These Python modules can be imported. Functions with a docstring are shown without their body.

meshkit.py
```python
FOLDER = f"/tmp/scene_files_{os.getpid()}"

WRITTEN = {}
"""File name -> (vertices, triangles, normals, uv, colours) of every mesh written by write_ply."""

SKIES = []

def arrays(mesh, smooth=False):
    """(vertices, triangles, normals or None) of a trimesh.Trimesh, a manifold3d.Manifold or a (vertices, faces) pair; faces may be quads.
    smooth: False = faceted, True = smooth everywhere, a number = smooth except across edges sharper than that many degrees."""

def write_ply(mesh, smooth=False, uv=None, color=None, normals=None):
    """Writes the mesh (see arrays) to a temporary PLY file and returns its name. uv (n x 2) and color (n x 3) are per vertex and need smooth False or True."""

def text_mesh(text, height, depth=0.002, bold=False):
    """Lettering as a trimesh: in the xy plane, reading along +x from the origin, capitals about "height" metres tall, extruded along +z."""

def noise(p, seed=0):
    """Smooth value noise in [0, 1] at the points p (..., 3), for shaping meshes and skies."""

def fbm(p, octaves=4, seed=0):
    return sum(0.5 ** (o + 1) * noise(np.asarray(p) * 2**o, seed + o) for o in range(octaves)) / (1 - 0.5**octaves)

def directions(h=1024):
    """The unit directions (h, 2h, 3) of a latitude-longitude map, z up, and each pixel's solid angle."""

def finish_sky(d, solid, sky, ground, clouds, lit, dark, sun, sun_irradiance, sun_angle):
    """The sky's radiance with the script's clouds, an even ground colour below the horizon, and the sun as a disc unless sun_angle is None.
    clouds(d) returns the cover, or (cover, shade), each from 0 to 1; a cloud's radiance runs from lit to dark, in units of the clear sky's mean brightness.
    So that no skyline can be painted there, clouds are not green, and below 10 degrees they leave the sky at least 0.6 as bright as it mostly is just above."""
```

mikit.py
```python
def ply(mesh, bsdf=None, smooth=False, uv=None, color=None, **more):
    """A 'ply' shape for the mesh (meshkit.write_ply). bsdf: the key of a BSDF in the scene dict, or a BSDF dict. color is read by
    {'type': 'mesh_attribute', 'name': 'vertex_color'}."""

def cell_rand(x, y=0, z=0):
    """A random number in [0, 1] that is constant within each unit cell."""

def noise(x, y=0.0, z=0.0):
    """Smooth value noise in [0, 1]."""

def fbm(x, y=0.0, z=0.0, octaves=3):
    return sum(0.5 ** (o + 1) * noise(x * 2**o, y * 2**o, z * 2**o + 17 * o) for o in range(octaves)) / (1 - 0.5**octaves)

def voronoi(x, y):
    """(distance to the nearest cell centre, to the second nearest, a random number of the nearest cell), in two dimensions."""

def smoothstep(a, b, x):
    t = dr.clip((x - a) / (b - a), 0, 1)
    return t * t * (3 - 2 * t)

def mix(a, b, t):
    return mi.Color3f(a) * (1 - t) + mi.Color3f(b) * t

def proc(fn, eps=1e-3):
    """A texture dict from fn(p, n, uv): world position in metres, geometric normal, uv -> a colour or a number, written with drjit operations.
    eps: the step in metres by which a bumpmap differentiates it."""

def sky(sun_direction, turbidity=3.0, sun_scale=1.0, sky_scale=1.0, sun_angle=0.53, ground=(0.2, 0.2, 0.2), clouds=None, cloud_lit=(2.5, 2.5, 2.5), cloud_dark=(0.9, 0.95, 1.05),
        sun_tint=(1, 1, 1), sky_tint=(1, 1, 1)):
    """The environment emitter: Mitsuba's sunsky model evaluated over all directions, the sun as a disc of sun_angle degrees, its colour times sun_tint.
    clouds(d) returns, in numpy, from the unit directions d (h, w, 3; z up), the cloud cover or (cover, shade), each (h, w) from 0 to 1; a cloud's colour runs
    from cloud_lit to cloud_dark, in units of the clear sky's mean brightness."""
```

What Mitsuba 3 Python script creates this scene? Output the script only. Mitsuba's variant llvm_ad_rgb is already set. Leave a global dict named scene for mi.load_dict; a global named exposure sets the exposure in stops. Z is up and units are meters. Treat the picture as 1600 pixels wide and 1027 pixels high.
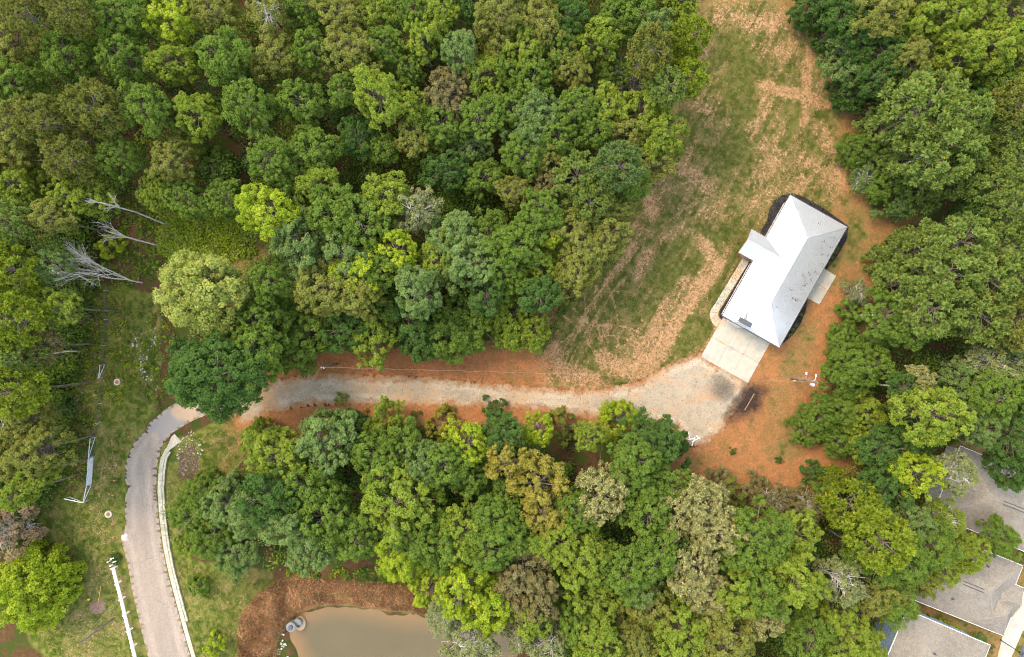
import math, random
import numpy as np, trimesh, shapely
import drjit as dr
import mitsuba as mi
import mikit, meshkit
from mikit import fbm, noise, smoothstep, mix, voronoi, cell_rand
from shapely.geometry import Polygon, LineString, Point
from scipy.spatial import Delaunay

T = mi.ScalarTransform4f
scene, labels = {}, {}

# ------------------------------------------------------------------ camera, sky, exposure
CH = 98.0                       # height of the drone, m
S = 147.2 / 1600.0              # metres per photograph pixel on flat ground
scene['camera'] = {'type': 'perspective', 'fov': 2 * math.degrees(math.atan(73.6 / CH)), 'fov_axis': 'x',
                   'near_clip': 0.5, 'far_clip': 3000.0,
                   'to_world': T().look_at(origin=[0, 0, CH], target=[0, 0, 0], up=[0, 1, 0])}


def cloud_cover(d):
    n = meshkit.fbm(np.stack([d[..., 0] * 3, d[..., 1] * 3, d[..., 2] * 3], -1), 4, 3)
    return np.clip(0.45 + (n - 0.5) * 1.6, 0, 1), np.clip((n - 0.55) * 2, 0, 1)


scene['sky'] = mikit.sky((-0.50, 0.39, 0.77), turbidity=3, sun_scale=0.32, sky_scale=1.75, sun_angle=27.0, clouds=cloud_cover,
                         cloud_lit=(2.0, 1.96, 1.86), cloud_dark=(1.15, 1.13, 1.1), sun_tint=(1.0, 0.95, 0.88), sky_tint=(1.06, 1.0, 0.90))
exposure = 3.45


# ------------------------------------------------------------------ helpers
def P(px, py, z=0.0):
    """The point at height z that stands at this pixel of the 1600 x 1027 photograph."""
    k = S * (CH - z) / CH
    return np.array([(px - 800.0) * k, (513.5 - py) * k, z])


def XY(pts, z=0.0):
    return [tuple(P(x, y, z)[:2]) for x, y in pts]


def poly(pts, z=0.0):
    p = Polygon(XY(pts, z))
    return p if p.is_valid else p.buffer(0)


def unit(v):
    v = np.asarray(v, float)
    return v / (np.linalg.norm(v, axis=-1, keepdims=True) + 1e-12)


class MB:
    """Collects pieces into one mesh."""

    def __init__(self):
        self.v, self.f, self.c, self.n = [], [], [], 0

    def add(self, v, f, c=None):
        v, f = np.asarray(v, float), np.asarray(f, int)
        self.v.append(v)
        self.f.append(f + self.n)
        self.n += len(v)
        if c is not None:
            self.c.append(np.broadcast_to(np.asarray(c, float), (len(v), 3)))
        return self

    def mesh(self, m, c=None):
        return self.add(m.vertices, m.faces, c)

    def box(self, c, size, R=None, col=None, bevel=0.0):
        m = trimesh.creation.box(size)
        if bevel:
            h = np.array(size) / 2
            pts = []
            for sx in (-1, 1):
                for sy in (-1, 1):
                    for sz in (-1, 1):
                        s = np.array([sx, sy, sz])
                        for k in range(3):
                            q = h.copy()
                            for j in range(3):
                                if j != k:
                                    q[j] -= bevel
                            pts.append(s * q)
            m = trimesh.convex.convex_hull(np.array(pts))
        v = np.array(m.vertices)
        if R is not None:
            v = v @ np.asarray(R).T
        return self.add(v + np.asarray(c), m.faces, col)

    def tube(self, pts, rad, sides=8, col=None, cap=True):
        p = np.asarray(pts, float)
        rad = np.broadcast_to(np.asarray(rad, float), (len(p),))
        t = unit(np.gradient(p, axis=0))
        ref = np.array([0, 0, 1.0]) if abs(t[0, 2]) < 0.9 else np.array([1.0, 0, 0])
        a = unit(np.cross(t, ref))
        b = np.cross(t, a)
        ang = np.arange(sides) * 2 * np.pi / sides
        v = p[:, None] + rad[:, None, None] * (np.cos(ang)[None, :, None] * a[:, None] + np.sin(ang)[None, :, None] * b[:, None])
        i, j = np.meshgrid(np.arange(len(p) - 1), np.arange(sides), indexing='ij')
        q = np.stack([i * sides + j, i * sides + (j + 1) % sides, (i + 1) * sides + (j + 1) % sides, (i + 1) * sides + j], -1).reshape(-1, 4)
        f = np.vstack([q[:, [0, 2, 1]], q[:, [0, 3, 2]]])
        v = v.reshape(-1, 3)
        if cap:
            n = len(v)
            v = np.vstack([v, p[0], p[-1]])
            k = np.arange(sides)
            e = (len(p) - 1) * sides
            f = np.vstack([f, np.stack([k * 0 + n, k, (k + 1) % sides], 1), np.stack([k * 0 + n + 1, e + (k + 1) % sides, e + k], 1)])
        return self.add(v, f, col)

    def lathe(self, c, prof, sides=20, col=None):
        prof = np.asarray(prof, float)
        a = np.arange(sides) * 2 * np.pi / sides
        v = np.stack([prof[:, None, 0] * np.cos(a), prof[:, None, 0] * np.sin(a), np.broadcast_to(prof[:, 1:2], (len(prof), sides))], -1).reshape(-1, 3) + np.asarray(c)
        i, j = np.meshgrid(np.arange(len(prof) - 1), np.arange(sides), indexing='ij')
        q = np.stack([i * sides + j, i * sides + (j + 1) % sides, (i + 1) * sides + (j + 1) % sides, (i + 1) * sides + j], -1).reshape(-1, 4)
        return self.add(v, np.vstack([q[:, [0, 1, 2]], q[:, [0, 2, 3]]]), col)

    def prism(self, pg, z0, z1, col=None):
        for g in getattr(pg, 'geoms', [pg]):
            m = trimesh.creation.extrude_polygon(g, z1 - z0, engine='earcut')
            self.add(np.array(m.vertices) + [0, 0, z0], m.faces, col)
        return self

    def get(self):
        return np.vstack(self.v), np.vstack(self.f)

    def ply(self, bsdf, smooth=False, **k):
        c = np.vstack(self.c) if self.c else None
        return mikit.ply(self.get(), bsdf, smooth, color=c, **k)


used = {}


def new_key(name):
    n = used.get(name, -1) + 1
    used[name] = n
    return name if n == 0 else f'{name}_{n:03d}'


def part(parent, name, shape):
    key = new_key(f'{parent}__{name}')
    scene[key] = shape
    return key


def thing(name, label, category, group=None):
    key = new_key(name)
    labels[key] = {'label': label, 'category': category}
    if group:
        labels[key]['group'] = group
    return key


def solid(name, label, category, shape, group=None):
    key = thing(name, label, category, group)
    scene[key] = shape
    return key


def structure(name, shape, label=None, kind='structure', category=None):
    key = new_key(name)
    scene[key] = shape
    labels[key] = {'kind': kind}
    if label:
        labels[key]['label'] = label
    if category:
        labels[key]['category'] = category
    return key


def rgb(*c):
    return {'type': 'rgb', 'value': list(map(float, c))}


def plain(name, c, rough=0.6, spec=0.4, metallic=0.0, two=True):
    b = {'type': 'principled', 'base_color': rgb(*c), 'roughness': rough, 'specular': spec, 'metallic': metallic}
    scene[name] = {'type': 'twosided', 'bsdf': b} if two else b
    return name


# ------------------------------------------------------------------ zones of the place (traced on the ground plane)
CLEARING = poly([(1095, 5), (1180, -20), (1245, -30), (1262, 40), (1300, 130), (1345, 190), (1360, 260), (1400, 300), (1470, 300), (1410, 360), (1370, 430),
                 (1350, 470), (1320, 500), (1310, 560), (1320, 640), (1330, 730), (1260, 770), (1190, 800), (1130, 770), (1040, 745), (1070, 690), (1000, 670), (820, 655), (640, 655),
                 (560, 660), (420, 690), (370, 660), (400, 600), (450, 560), (560, 540), (700, 545), (840, 535), (860, 470), (950, 370), (990, 300),
                 (1040, 250), (1050, 150), (1085, 120)])
LAWN = poly([(1110, 15), (1200, 5), (1250, 60), (1285, 150), (1310, 230), (1305, 300), (1290, 325), (1240, 312), (1185, 375), (1118, 500), (1094, 558), (1040, 575), (990, 600),
             (930, 605), (860, 590), (850, 540), (865, 470), (955, 365), (1000, 290), (1055, 240), (1060, 160), (1090, 120)])
GRAVEL = poly([(372, 640), (395, 612), (430, 598), (480, 590), (560, 590), (660, 594), (800, 607), (880, 612), (935, 613), (990, 604), (1040, 578), (1092, 556),
               (1130, 577), (1167, 600), (1155, 625), (1140, 645), (1128, 668), (1098, 692), (1078, 694), (1062, 668), (1010, 655), (940, 652), (870, 640), (800, 632),
               (700, 630), (560, 627), (480, 630), (420, 640), (380, 660)])
ROAD = poly([(340, 620), (300, 622), (283, 626), (262, 637), (244, 652), (232, 662), (226, 676), (216, 683), (209, 694), (201, 710), (196, 727), (195, 748), (201, 765), (196, 775),
             (195, 800), (197, 815), (195, 827), (190, 832), (189, 845), (194, 860), (201, 890), (206, 920), (214, 955), (222, 990), (232, 1027), (246, 1085), (320, 1085),
             (302, 1040), (286, 985), (274, 940), (262, 895), (253, 850), (247, 800), (244, 760), (246, 725), (254, 695), (270, 676), (300, 658), (330, 646), (352, 641)])
POND = poly([(455, 983), (452, 974), (466, 964), (486, 955), (505, 951), (530, 950), (580, 955), (640, 963), (700, 972), (770, 980), (812, 988), (818, 1010), (806, 1040), (780, 1085),
             (700, 1120), (520, 1110), (470, 1060), (458, 1025), (448, 1000), (446, 990)])
BANK = poly([(378, 960), (400, 930), (440, 905), (470, 897), (540, 906), (600, 912), (660, 917), (668, 962), (600, 956), (540, 948), (490, 950), (452, 970), (432, 1000), (440, 1060), (378, 1070), (374, 1000)])
MEADOW = poly([(120, 470), (180, 455), (235, 470), (240, 560), (230, 640), (200, 690), (190, 760), (185, 830), (195, 900), (225, 1040), (120, 1060), (60, 1000), (20, 870), (70, 830), (80, 760), (130, 660), (130, 570)])
SHOULDER = poly([(290, 690), (340, 665), (400, 690), (350, 740), (280, 770), (262, 800), (290, 880), (420, 900), (390, 960), (372, 1060), (300, 1060), (262, 880), (246, 770), (250, 700)])
FIELD = poly([(262, 300), (420, 300), (425, 430), (300, 420), (255, 380)])
YARDS = poly([(1380, 930), (1440, 800), (1480, 700), (1700, 640), (1700, 1120), (1340, 1120)])
REDBACK = poly([(1330, 330), (1400, 300), (1470, 300), (1410, 360), (1370, 430), (1330, 500), (1300, 560), (1320, 640), (1330, 730), (1260, 770), (1190, 800), (1130, 770), (1040, 745), (1070, 690),
                (1130, 660), (1170, 600), (1215, 545), (1290, 440), (1330, 350)])
HARD = [ROAD, GRAVEL, poly([(1100, 330), (1235, 290), (1335, 350), (1220, 560), (1170, 605), (1090, 560)]), YARDS]


def sdist(pg, x, y):
    """Signed distance to a polygon's edge, positive inside."""
    pts = shapely.points(np.ravel(x), np.ravel(y))
    d = shapely.distance(pg.boundary, pts)
    return np.where(shapely.contains_properly(pg, pts), d, -d).reshape(np.shape(x))


def sstep(a, b, x):
    t = np.clip((x - a) / (b - a), 0, 1)
    return t * t * (3 - 2 * t)


def ground_height(x, y):
    x, y = np.asarray(x, float), np.asarray(y, float)
    flat = np.zeros(x.shape)
    for h in HARD:
        flat = np.maximum(flat, sstep(-5, -1, sdist(h, x, y)))
    p = np.stack([x / 9, y / 9, x * 0], -1)
    rel = (meshkit.fbm(p, 3, 5) - 0.5) * 0.8
    rel = rel * (1 - 0.8 * sstep(-3, 1, sdist(CLEARING, x, y)))
    pd = sdist(POND, x, y) + 1.3 * (meshkit.fbm(np.stack([x / 1.8, y / 1.8, x * 0], -1), 3, 15) - 0.5)
    dip = 1.5 * sstep(-1.3, 1.6, pd)
    bank = 0.5 * sstep(-1.5, 1.0, sdist(BANK, x, y)) * (1 - sstep(-2.5, -0.6, pd))
    return rel * (1 - flat) * (1 - sstep(-4, -1, pd)) - dip + bank


class HeightField:
    def __init__(self):
        self.x = np.linspace(-95, 95, 381)
        self.y = np.linspace(-70, 70, 281)
        gx, gy = np.meshgrid(self.x, self.y, indexing='ij')
        self.z = ground_height(gx, gy)

    def __call__(self, x, y):
        from scipy.interpolate import RegularGridInterpolator
        if not hasattr(self, 'i'):
            self.i = RegularGridInterpolator((self.x, self.y), self.z, bounds_error=False, fill_value=0.0)
        return self.i(np.stack([np.asarray(x, float), np.asarray(y, float)], -1))


H = HeightField()

# ------------------------------------------------------------------ ground: soils, grass, forest floor
gx = np.concatenate([[-900, -500, -300, -200, -140, -110], np.linspace(-95, 95, 476), [110, 140, 200, 300, 500, 900]])
gy = np.concatenate([[-900, -500, -300, -200, -120, -85], np.linspace(-70, 70, 351), [85, 120, 200, 300, 500, 900]])
GX, GY = np.meshgrid(gx, gy, indexing='ij')
near = (np.abs(GX) < 100) & (np.abs(GY) < 75)


def strokes(x, y, items):
    """Soft strokes: (points in photograph pixels, half width m, strength)."""
    out = np.zeros(x.shape)
    pts = shapely.points(x.ravel(), y.ravel())
    for line, w, a in items:
        d = shapely.distance(LineString(XY(line)), pts).reshape(x.shape)
        out = np.maximum(out, a * (1 - sstep(0.3 * w, 1.5 * w, d)))
    return out


xn, yn = GX[near], GY[near]
lawn, clear = sstep(-4.0, 2.5, sdist(LAWN, xn, yn) + 2.5 * (meshkit.fbm(np.stack([xn / 3, yn / 3, xn * 0], -1), 3, 9) - 0.5)), sstep(-3.0, 1.0, sdist(CLEARING, xn, yn))
meadow, shoulder = sstep(-2.5, 1.5, sdist(MEADOW, xn, yn)), sstep(-1.5, 1.0, sdist(SHOULDER, xn, yn))
yards, bank, field = sstep(-1, 0.5, sdist(YARDS, xn, yn)), sstep(-1, 1, sdist(BANK, xn, yn)), sstep(-3, 2, sdist(FIELD, xn, yn))
redback = sstep(-3, 2.5, sdist(REDBACK, xn, yn))
# v: -1 forest litter, 0 red clay, 1 pale lawn soil;   u: 0 grassed, 1 bare
v = -1 + clear * 1.05 + lawn * 0.95
v = np.maximum(v, -1 + 1.9 * np.maximum(meadow, shoulder))
v = np.maximum(v, -1 + 1.25 * yards)
v = np.maximum(v, -1 + 0.80 * field)
bare_lawn = [([(1100, 380), (1120, 410), (1085, 460), (1060, 500), (1035, 545), (1000, 590)], 1.5, 0.98), ([(1070, 440), (1040, 480), (1020, 520), (990, 570)], 1.3, 0.9),
             ([(1052, 250), (1085, 275), (1100, 290)], 1.6, 0.62), ([(1110, 400), (1135, 385)], 1.5, 0.62), ([(1080, 165), (1105, 170)], 1.0, 0.8),
             ([(1180, 125), (1210, 140), (1260, 150), (1290, 165)], 1.0, 0.95), ([(1260, 100), (1262, 135), (1255, 190)], 0.9, 0.9), ([(1200, 150), (1190, 185), (1170, 210)], 1.4, 0.62),
             ([(1130, 25), (1160, 40), (1215, 30), (1245, 40)], 2.0, 0.66), ([(1180, 75), (1240, 75)], 1.6, 0.55), ([(1010, 300), (1020, 330)], 1.1, 0.85),
             ([(950, 440), (975, 410), (990, 385)], 0.9, 0.85), ([(995, 430), (1010, 395)], 1.1, 0.8), ([(1260, 250), (1300, 275), (1250, 290)], 1.8, 0.66), ([(1180, 290), (1215, 240)], 1.5, 0.55),
             ([(870, 545), (860, 560), (880, 580), (930, 595)], 1.4, 0.95), ([(868, 520), (866, 560)], 0.6, 0.9), ([(940, 560), (1000, 590)], 1.6, 0.9), ([(1280, 200), (1300, 240), (1320, 290)], 1.6, 0.7),
             ([(1150, 330), (1210, 300), (1270, 290)], 1.4, 0.5), ([(985, 350), (1030, 370), (1080, 360)], 1.0, 0.5), ([(1088, 520), (1075, 560)], 0.6, 0.2)]
u = 0.33 + 0 * xn
u = np.where(lawn > 0.01, np.maximum(u, strokes(xn, yn, bare_lawn)), u)
green = strokes(xn, yn, [([(1140, 75), (1170, 110), (1150, 150)], 2.4, 1), ([(1110, 230), (1150, 240)], 2.5, 0.8), ([(1090, 530), (1110, 500), (1130, 455)], 1.1, 1), ([(1130, 470), (1075, 545)], 1.2, 1),
                         ([(900, 520), (960, 470), (1030, 430)], 3.0, 0.35), ([(1140, 360), (1155, 380)], 1.2, 0.8), ([(880, 480), (930, 420)], 2.0, 0.5)])
u = u * (1 - 0.8 * green)
outside = clear * (1 - lawn)
u = u * (1 - outside) + outside * np.where(yn > 6, 0.60, 0.93)
u = np.where(redback > 0.3, np.minimum(u, 0.76), u)
u = u - 0.24 * strokes(xn, yn, [([(1310, 380), (1290, 440)], 1.3, 1), ([(1265, 520), (1240, 580)], 1.6, 1), ([(1225, 610), (1200, 690)], 1.6, 0.6), ([(1240, 650), (1230, 700)], 1.4, 0.9), ([(1340, 340), (1330, 400)], 1.5, 0.9)])
mg = np.maximum(meadow, shoulder)
u = np.where(mg > 0.3, np.minimum(u, 0.26 + 0.45 * strokes(xn, yn, [([(180, 720), (150, 770), (135, 790)], 0.9, 0.9), ([(176, 690), (190, 680)], 0.6, 0.9), ([(70, 780), (40, 800)], 2.4, 1), ([(165, 470), (150, 560), (130, 620)], 0.9, 0.9),
                                                                        ([(20, 880), (60, 880)], 1.6, 1), ([(140, 890), (150, 990)], 2.2, 0.45), ([(340, 660), (380, 680), (350, 690)], 1.6, 1), ([(200, 640), (185, 650)], 0.8, 0.7)])), u)
u = np.maximum(u, bank * 0.95)
v = np.where(bank > 0.3, -0.35, v)
u = np.maximum(u, yards * 0.5)
UU, VV = np.full(GX.shape, 0.4), np.full(GX.shape, -1.0)
UU[near], VV[near] = u, v
ZZ = H(GX.ravel(), GY.ravel()).reshape(GX.shape) * near
ni, nj = GX.shape
ii, jj = np.meshgrid(np.arange(ni - 1), np.arange(nj - 1), indexing='ij')
q = np.stack([ii * nj + jj, (ii + 1) * nj + jj, (ii + 1) * nj + jj + 1, ii * nj + jj + 1], -1).reshape(-1, 4)


def arc_track(x, y, cx, cy, r, w):
    c = P(cx, cy)
    d = dr.abs(dr.sqrt(dr.square(x - float(c[0])) + dr.square(y - float(c[1]))) - r * S)
    return 1 - smoothstep(w * 0.4, w, d)


def box_mask(x, y, x0, x1, y0, y1, soft=2.0):
    a, b = P(x0, y1), P(x1, y0)
    return smoothstep(0, soft, x - float(a[0])) * smoothstep(0, soft, float(b[0]) - x) * smoothstep(0, soft, y - float(a[1])) * smoothstep(0, soft, float(b[1]) - y)


def soot(x, y):
    """Two burnt patches in front of the parking pad."""
    n = fbm(x * 0.9, y * 0.9, 3.0, octaves=3) - 0.5
    out = mi.Float(0)
    for px, py, ax, ay, ang, st in ((1130, 607, 2.9, 2.2, -0.5, 0.72), (1166, 630, 4.6, 2.5, 0.85, 0.98)):
        c = P(px, py)
        dx, dy = x - float(c[0]), y - float(c[1])
        a, b = dx * math.cos(ang) + dy * math.sin(ang), -dx * math.sin(ang) + dy * math.cos(ang)
        e = dr.sqrt(dr.square(a / ax) + dr.square(b / ay)) + n * 0.6
        out = dr.maximum(out, st * (1 - smoothstep(0.25, 1.2, e)))
    return dr.minimum(out * (0.80 + 0.4 * noise(x * 5, y * 5, 1.0)), 0.96)


def soil_colour(p, n, uv):
    x, y = p.x, p.y
    f1, f2, f3 = fbm(x * 0.16, y * 0.16, 1.3), fbm(x * 0.75, y * 0.75, 4.1), fbm(x * 3.2, y * 3.2, 9.7, octaves=2)
    fine = noise(x * 9.0, y * 9.0, 2.2)
    a, k = mi.Float(uv.x), mi.Float(uv.y)
    # tyre tracks on the lawn
    tr = mi.Float(0)
    m = box_mask(x, y, 862, 1010, 425, 600)
    for cx, cy, r in ((760, 640, 190), (760, 640, 208), (800, 520, 150), (800, 520, 166), (1120, 470, 190), (1120, 470, 206), (950, 620, 95), (950, 620, 112), (1400, 800, 560), (1400, 800, 577), (1300, 700, 420), (1300, 700, 437)):
        tr = dr.maximum(tr, arc_track(x, y, cx, cy, r, 0.24) * (0.35 + 0.65 * noise(x * 0.35 + cx, y * 0.35, 0.0)))
    m2 = box_mask(x, y, 1000, 1130, 215, 420, 4.0) * 0.55
    for cx, cy, r in ((1300, 500, 300), (1300, 500, 318), (1500, 700, 560), (1500, 700, 578)):
        m = dr.maximum(m, m2)
    a = a + tr * m * 0.42 * smoothstep(0.5, 0.8, k)
    ff, f5 = noise(x * 4.2, y * 4.2, 6.0), noise(x * 1.9, y * 1.9, 12.0)
    sp = (f3 - 0.5) * 0.70 + (ff - 0.5) * 0.42 + (fine - 0.5) * 0.40
    calm = 0.42 + 0.58 * smoothstep(0.15, 0.7, k)
    ha, hb = x * 0.4907 + y * 0.8713, x * -0.8713 + y * 0.4907
    streak = (fbm(hb * 1.5, ha * 0.14, 40.0) - 0.5) * smoothstep(0.3, 0.8, k)
    t = a + (f2 - 0.5) * 0.50 + (f1 - 0.5) * 0.40 + sp * calm * 0.85 + streak * 0.55
    bare = smoothstep(0.36, 0.92, t)
    thin = smoothstep(0.12, 0.62, a + (f2 - 0.5) * 0.8 + (f1 - 0.5) * 0.4 + (f5 - 0.5) * 0.35 + streak * 0.9)
    grass = mix((0.058, 0.070, 0.014), (0.115, 0.110, 0.030), smoothstep(0.25, 0.75, f3 * 0.5 + f5 * 0.5))
    grass = mix(grass, (0.175, 0.130, 0.050), thin * 0.82)
    lush = 1 - smoothstep(-44.0, -38.0, x)
    grass = mix(grass, mix(mix((0.056, 0.086, 0.013), (0.150, 0.150, 0.036), smoothstep(0.3, 0.7, f3 * 0.5 + f5 * 0.5)), (0.21, 0.17, 0.068), smoothstep(0.43, 0.66, f2 * 0.55 + f1 * 0.45) * 0.60), lush * 0.9)
    grass = grass * (0.78 + 0.44 * fine)
    pale = mix((0.245, 0.138, 0.064), (0.41, 0.252, 0.138), f3 * 0.6 + ff * 0.4)
    red = mix((0.212, 0.081, 0.032), (0.385, 0.172, 0.075), f2 * 0.45 + f3 * 0.3 + ff * 0.25)
    red = mix(red, (0.150, 0.090, 0.034), smoothstep(0.48, 0.70, f1 * 0.5 + f2 * 0.5) * 0.7)
    soil = mix(red, pale, smoothstep(0.20, 0.95, k + (f2 - 0.5) * 0.5 + (f1 - 0.5) * 0.7))
    soil = soil * (0.80 + 0.40 * fine)
    litter = mix((0.055, 0.034, 0.017), (0.120, 0.068, 0.034), f3)
    litter = mix(litter, (0.045, 0.065, 0.014), smoothstep(0.42, 0.58, f2) * 0.9)
    c = mix(grass, soil, bare)
    c = mix(litter, c, smoothstep(-0.75, -0.25, k + (f2 - 0.5) * 0.5))
    return mix(c, (0.030, 0.024, 0.022), soot(x, y))


scene['mat_ground'] = {'type': 'diffuse', 'reflectance': mikit.proc(soil_colour)}
structure('ground', mikit.ply((np.stack([GX, GY, ZZ], -1).reshape(-1, 3), q), 'mat_ground', True, uv=np.stack([UU.ravel(), VV.ravel()], 1)))


def sheet(pg, z, step=0.6, follow=False, width=1.5):
    """A flat sheet over the polygon; uv.x is the distance from its edge over width, uv.y a copy."""
    bl = pg.exterior
    bp = np.array([bl.interpolate(s).coords[0] for s in np.arange(0, bl.length, step)])
    x0, y0, x1, y1 = pg.bounds
    X, Y = np.meshgrid(np.arange(x0, x1, step), np.arange(y0, y1, step), indexing='ij')
    inner = sdist(pg, X, Y) > step * 0.5
    pts = np.vstack([bp, np.stack([X[inner], Y[inner]], 1)])
    tri = Delaunay(pts).simplices
    c = pts[tri].mean(1)
    tri = tri[shapely.contains_properly(pg, shapely.points(c[:, 0], c[:, 1]))]
    a = np.cross(pts[tri[:, 1]] - pts[tri[:, 0]], pts[tri[:, 2]] - pts[tri[:, 0]])
    tri = np.where(a[:, None] < 0, tri[:, ::-1], tri)
    d = shapely.distance(bl, shapely.points(pts[:, 0], pts[:, 1]))
    z = (H(pts[:, 0], pts[:, 1]) if follow else 0) + np.full(len(pts), z)
    return (np.column_stack([pts, z]), tri), np.column_stack([np.clip(d / width, 0, 1), np.clip(d / 6, 0, 1)])


# gravel drive
def gravel_colour(p, n, uv):
    x, y = p.x, p.y
    f1, f2, f3 = fbm(x * 0.25, y * 0.5, 2.0), fbm(x * 1.3, y * 1.3, 7.0), noise(x * 7, y * 7, 1.0)
    st = cell_rand(x * 13, y * 13, 1.0)
    g = mix((0.235, 0.195, 0.142), (0.400, 0.345, 0.262), st * 0.35 + f2 * 0.65)
    g = g * (0.86 + 0.26 * f3)
    d = mi.Float(uv.y) * 6
    rut = smoothstep(0.8, 1.15, d) * (1 - smoothstep(1.45, 1.85, d))
    g = g * (0.92 + 0.20 * rut * smoothstep(0.3, 0.6, fbm(x * 0.3, y * 0.3, 77.0)))
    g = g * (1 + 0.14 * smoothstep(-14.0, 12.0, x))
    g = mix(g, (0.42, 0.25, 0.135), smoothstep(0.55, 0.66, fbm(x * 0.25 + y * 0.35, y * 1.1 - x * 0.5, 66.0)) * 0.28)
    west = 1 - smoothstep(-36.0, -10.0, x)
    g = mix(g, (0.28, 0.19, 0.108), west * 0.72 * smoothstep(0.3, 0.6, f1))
    g = mix(g, (0.36, 0.225, 0.125), smoothstep(0.52, 0.66, f1 * 0.5 + f2 * 0.5) * 0.6)
    ed = smoothstep(0.0, 0.80, mi.Float(uv.x) + (f2 - 0.5) * 0.9 + (f3 - 0.5) * 0.4)
    clay = mix((0.22, 0.105, 0.046), (0.38, 0.21, 0.105), f2 * 0.6 + f3 * 0.4)
    c = mix(clay, g, ed)
    return mix(c, (0.045, 0.042, 0.040), soot(x, y) * 0.9)


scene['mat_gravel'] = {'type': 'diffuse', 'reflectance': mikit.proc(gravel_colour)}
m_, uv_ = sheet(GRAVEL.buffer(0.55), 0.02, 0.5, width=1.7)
structure('gravel_drive', mikit.ply(m_, 'mat_gravel', True, uv=uv_))


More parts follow.
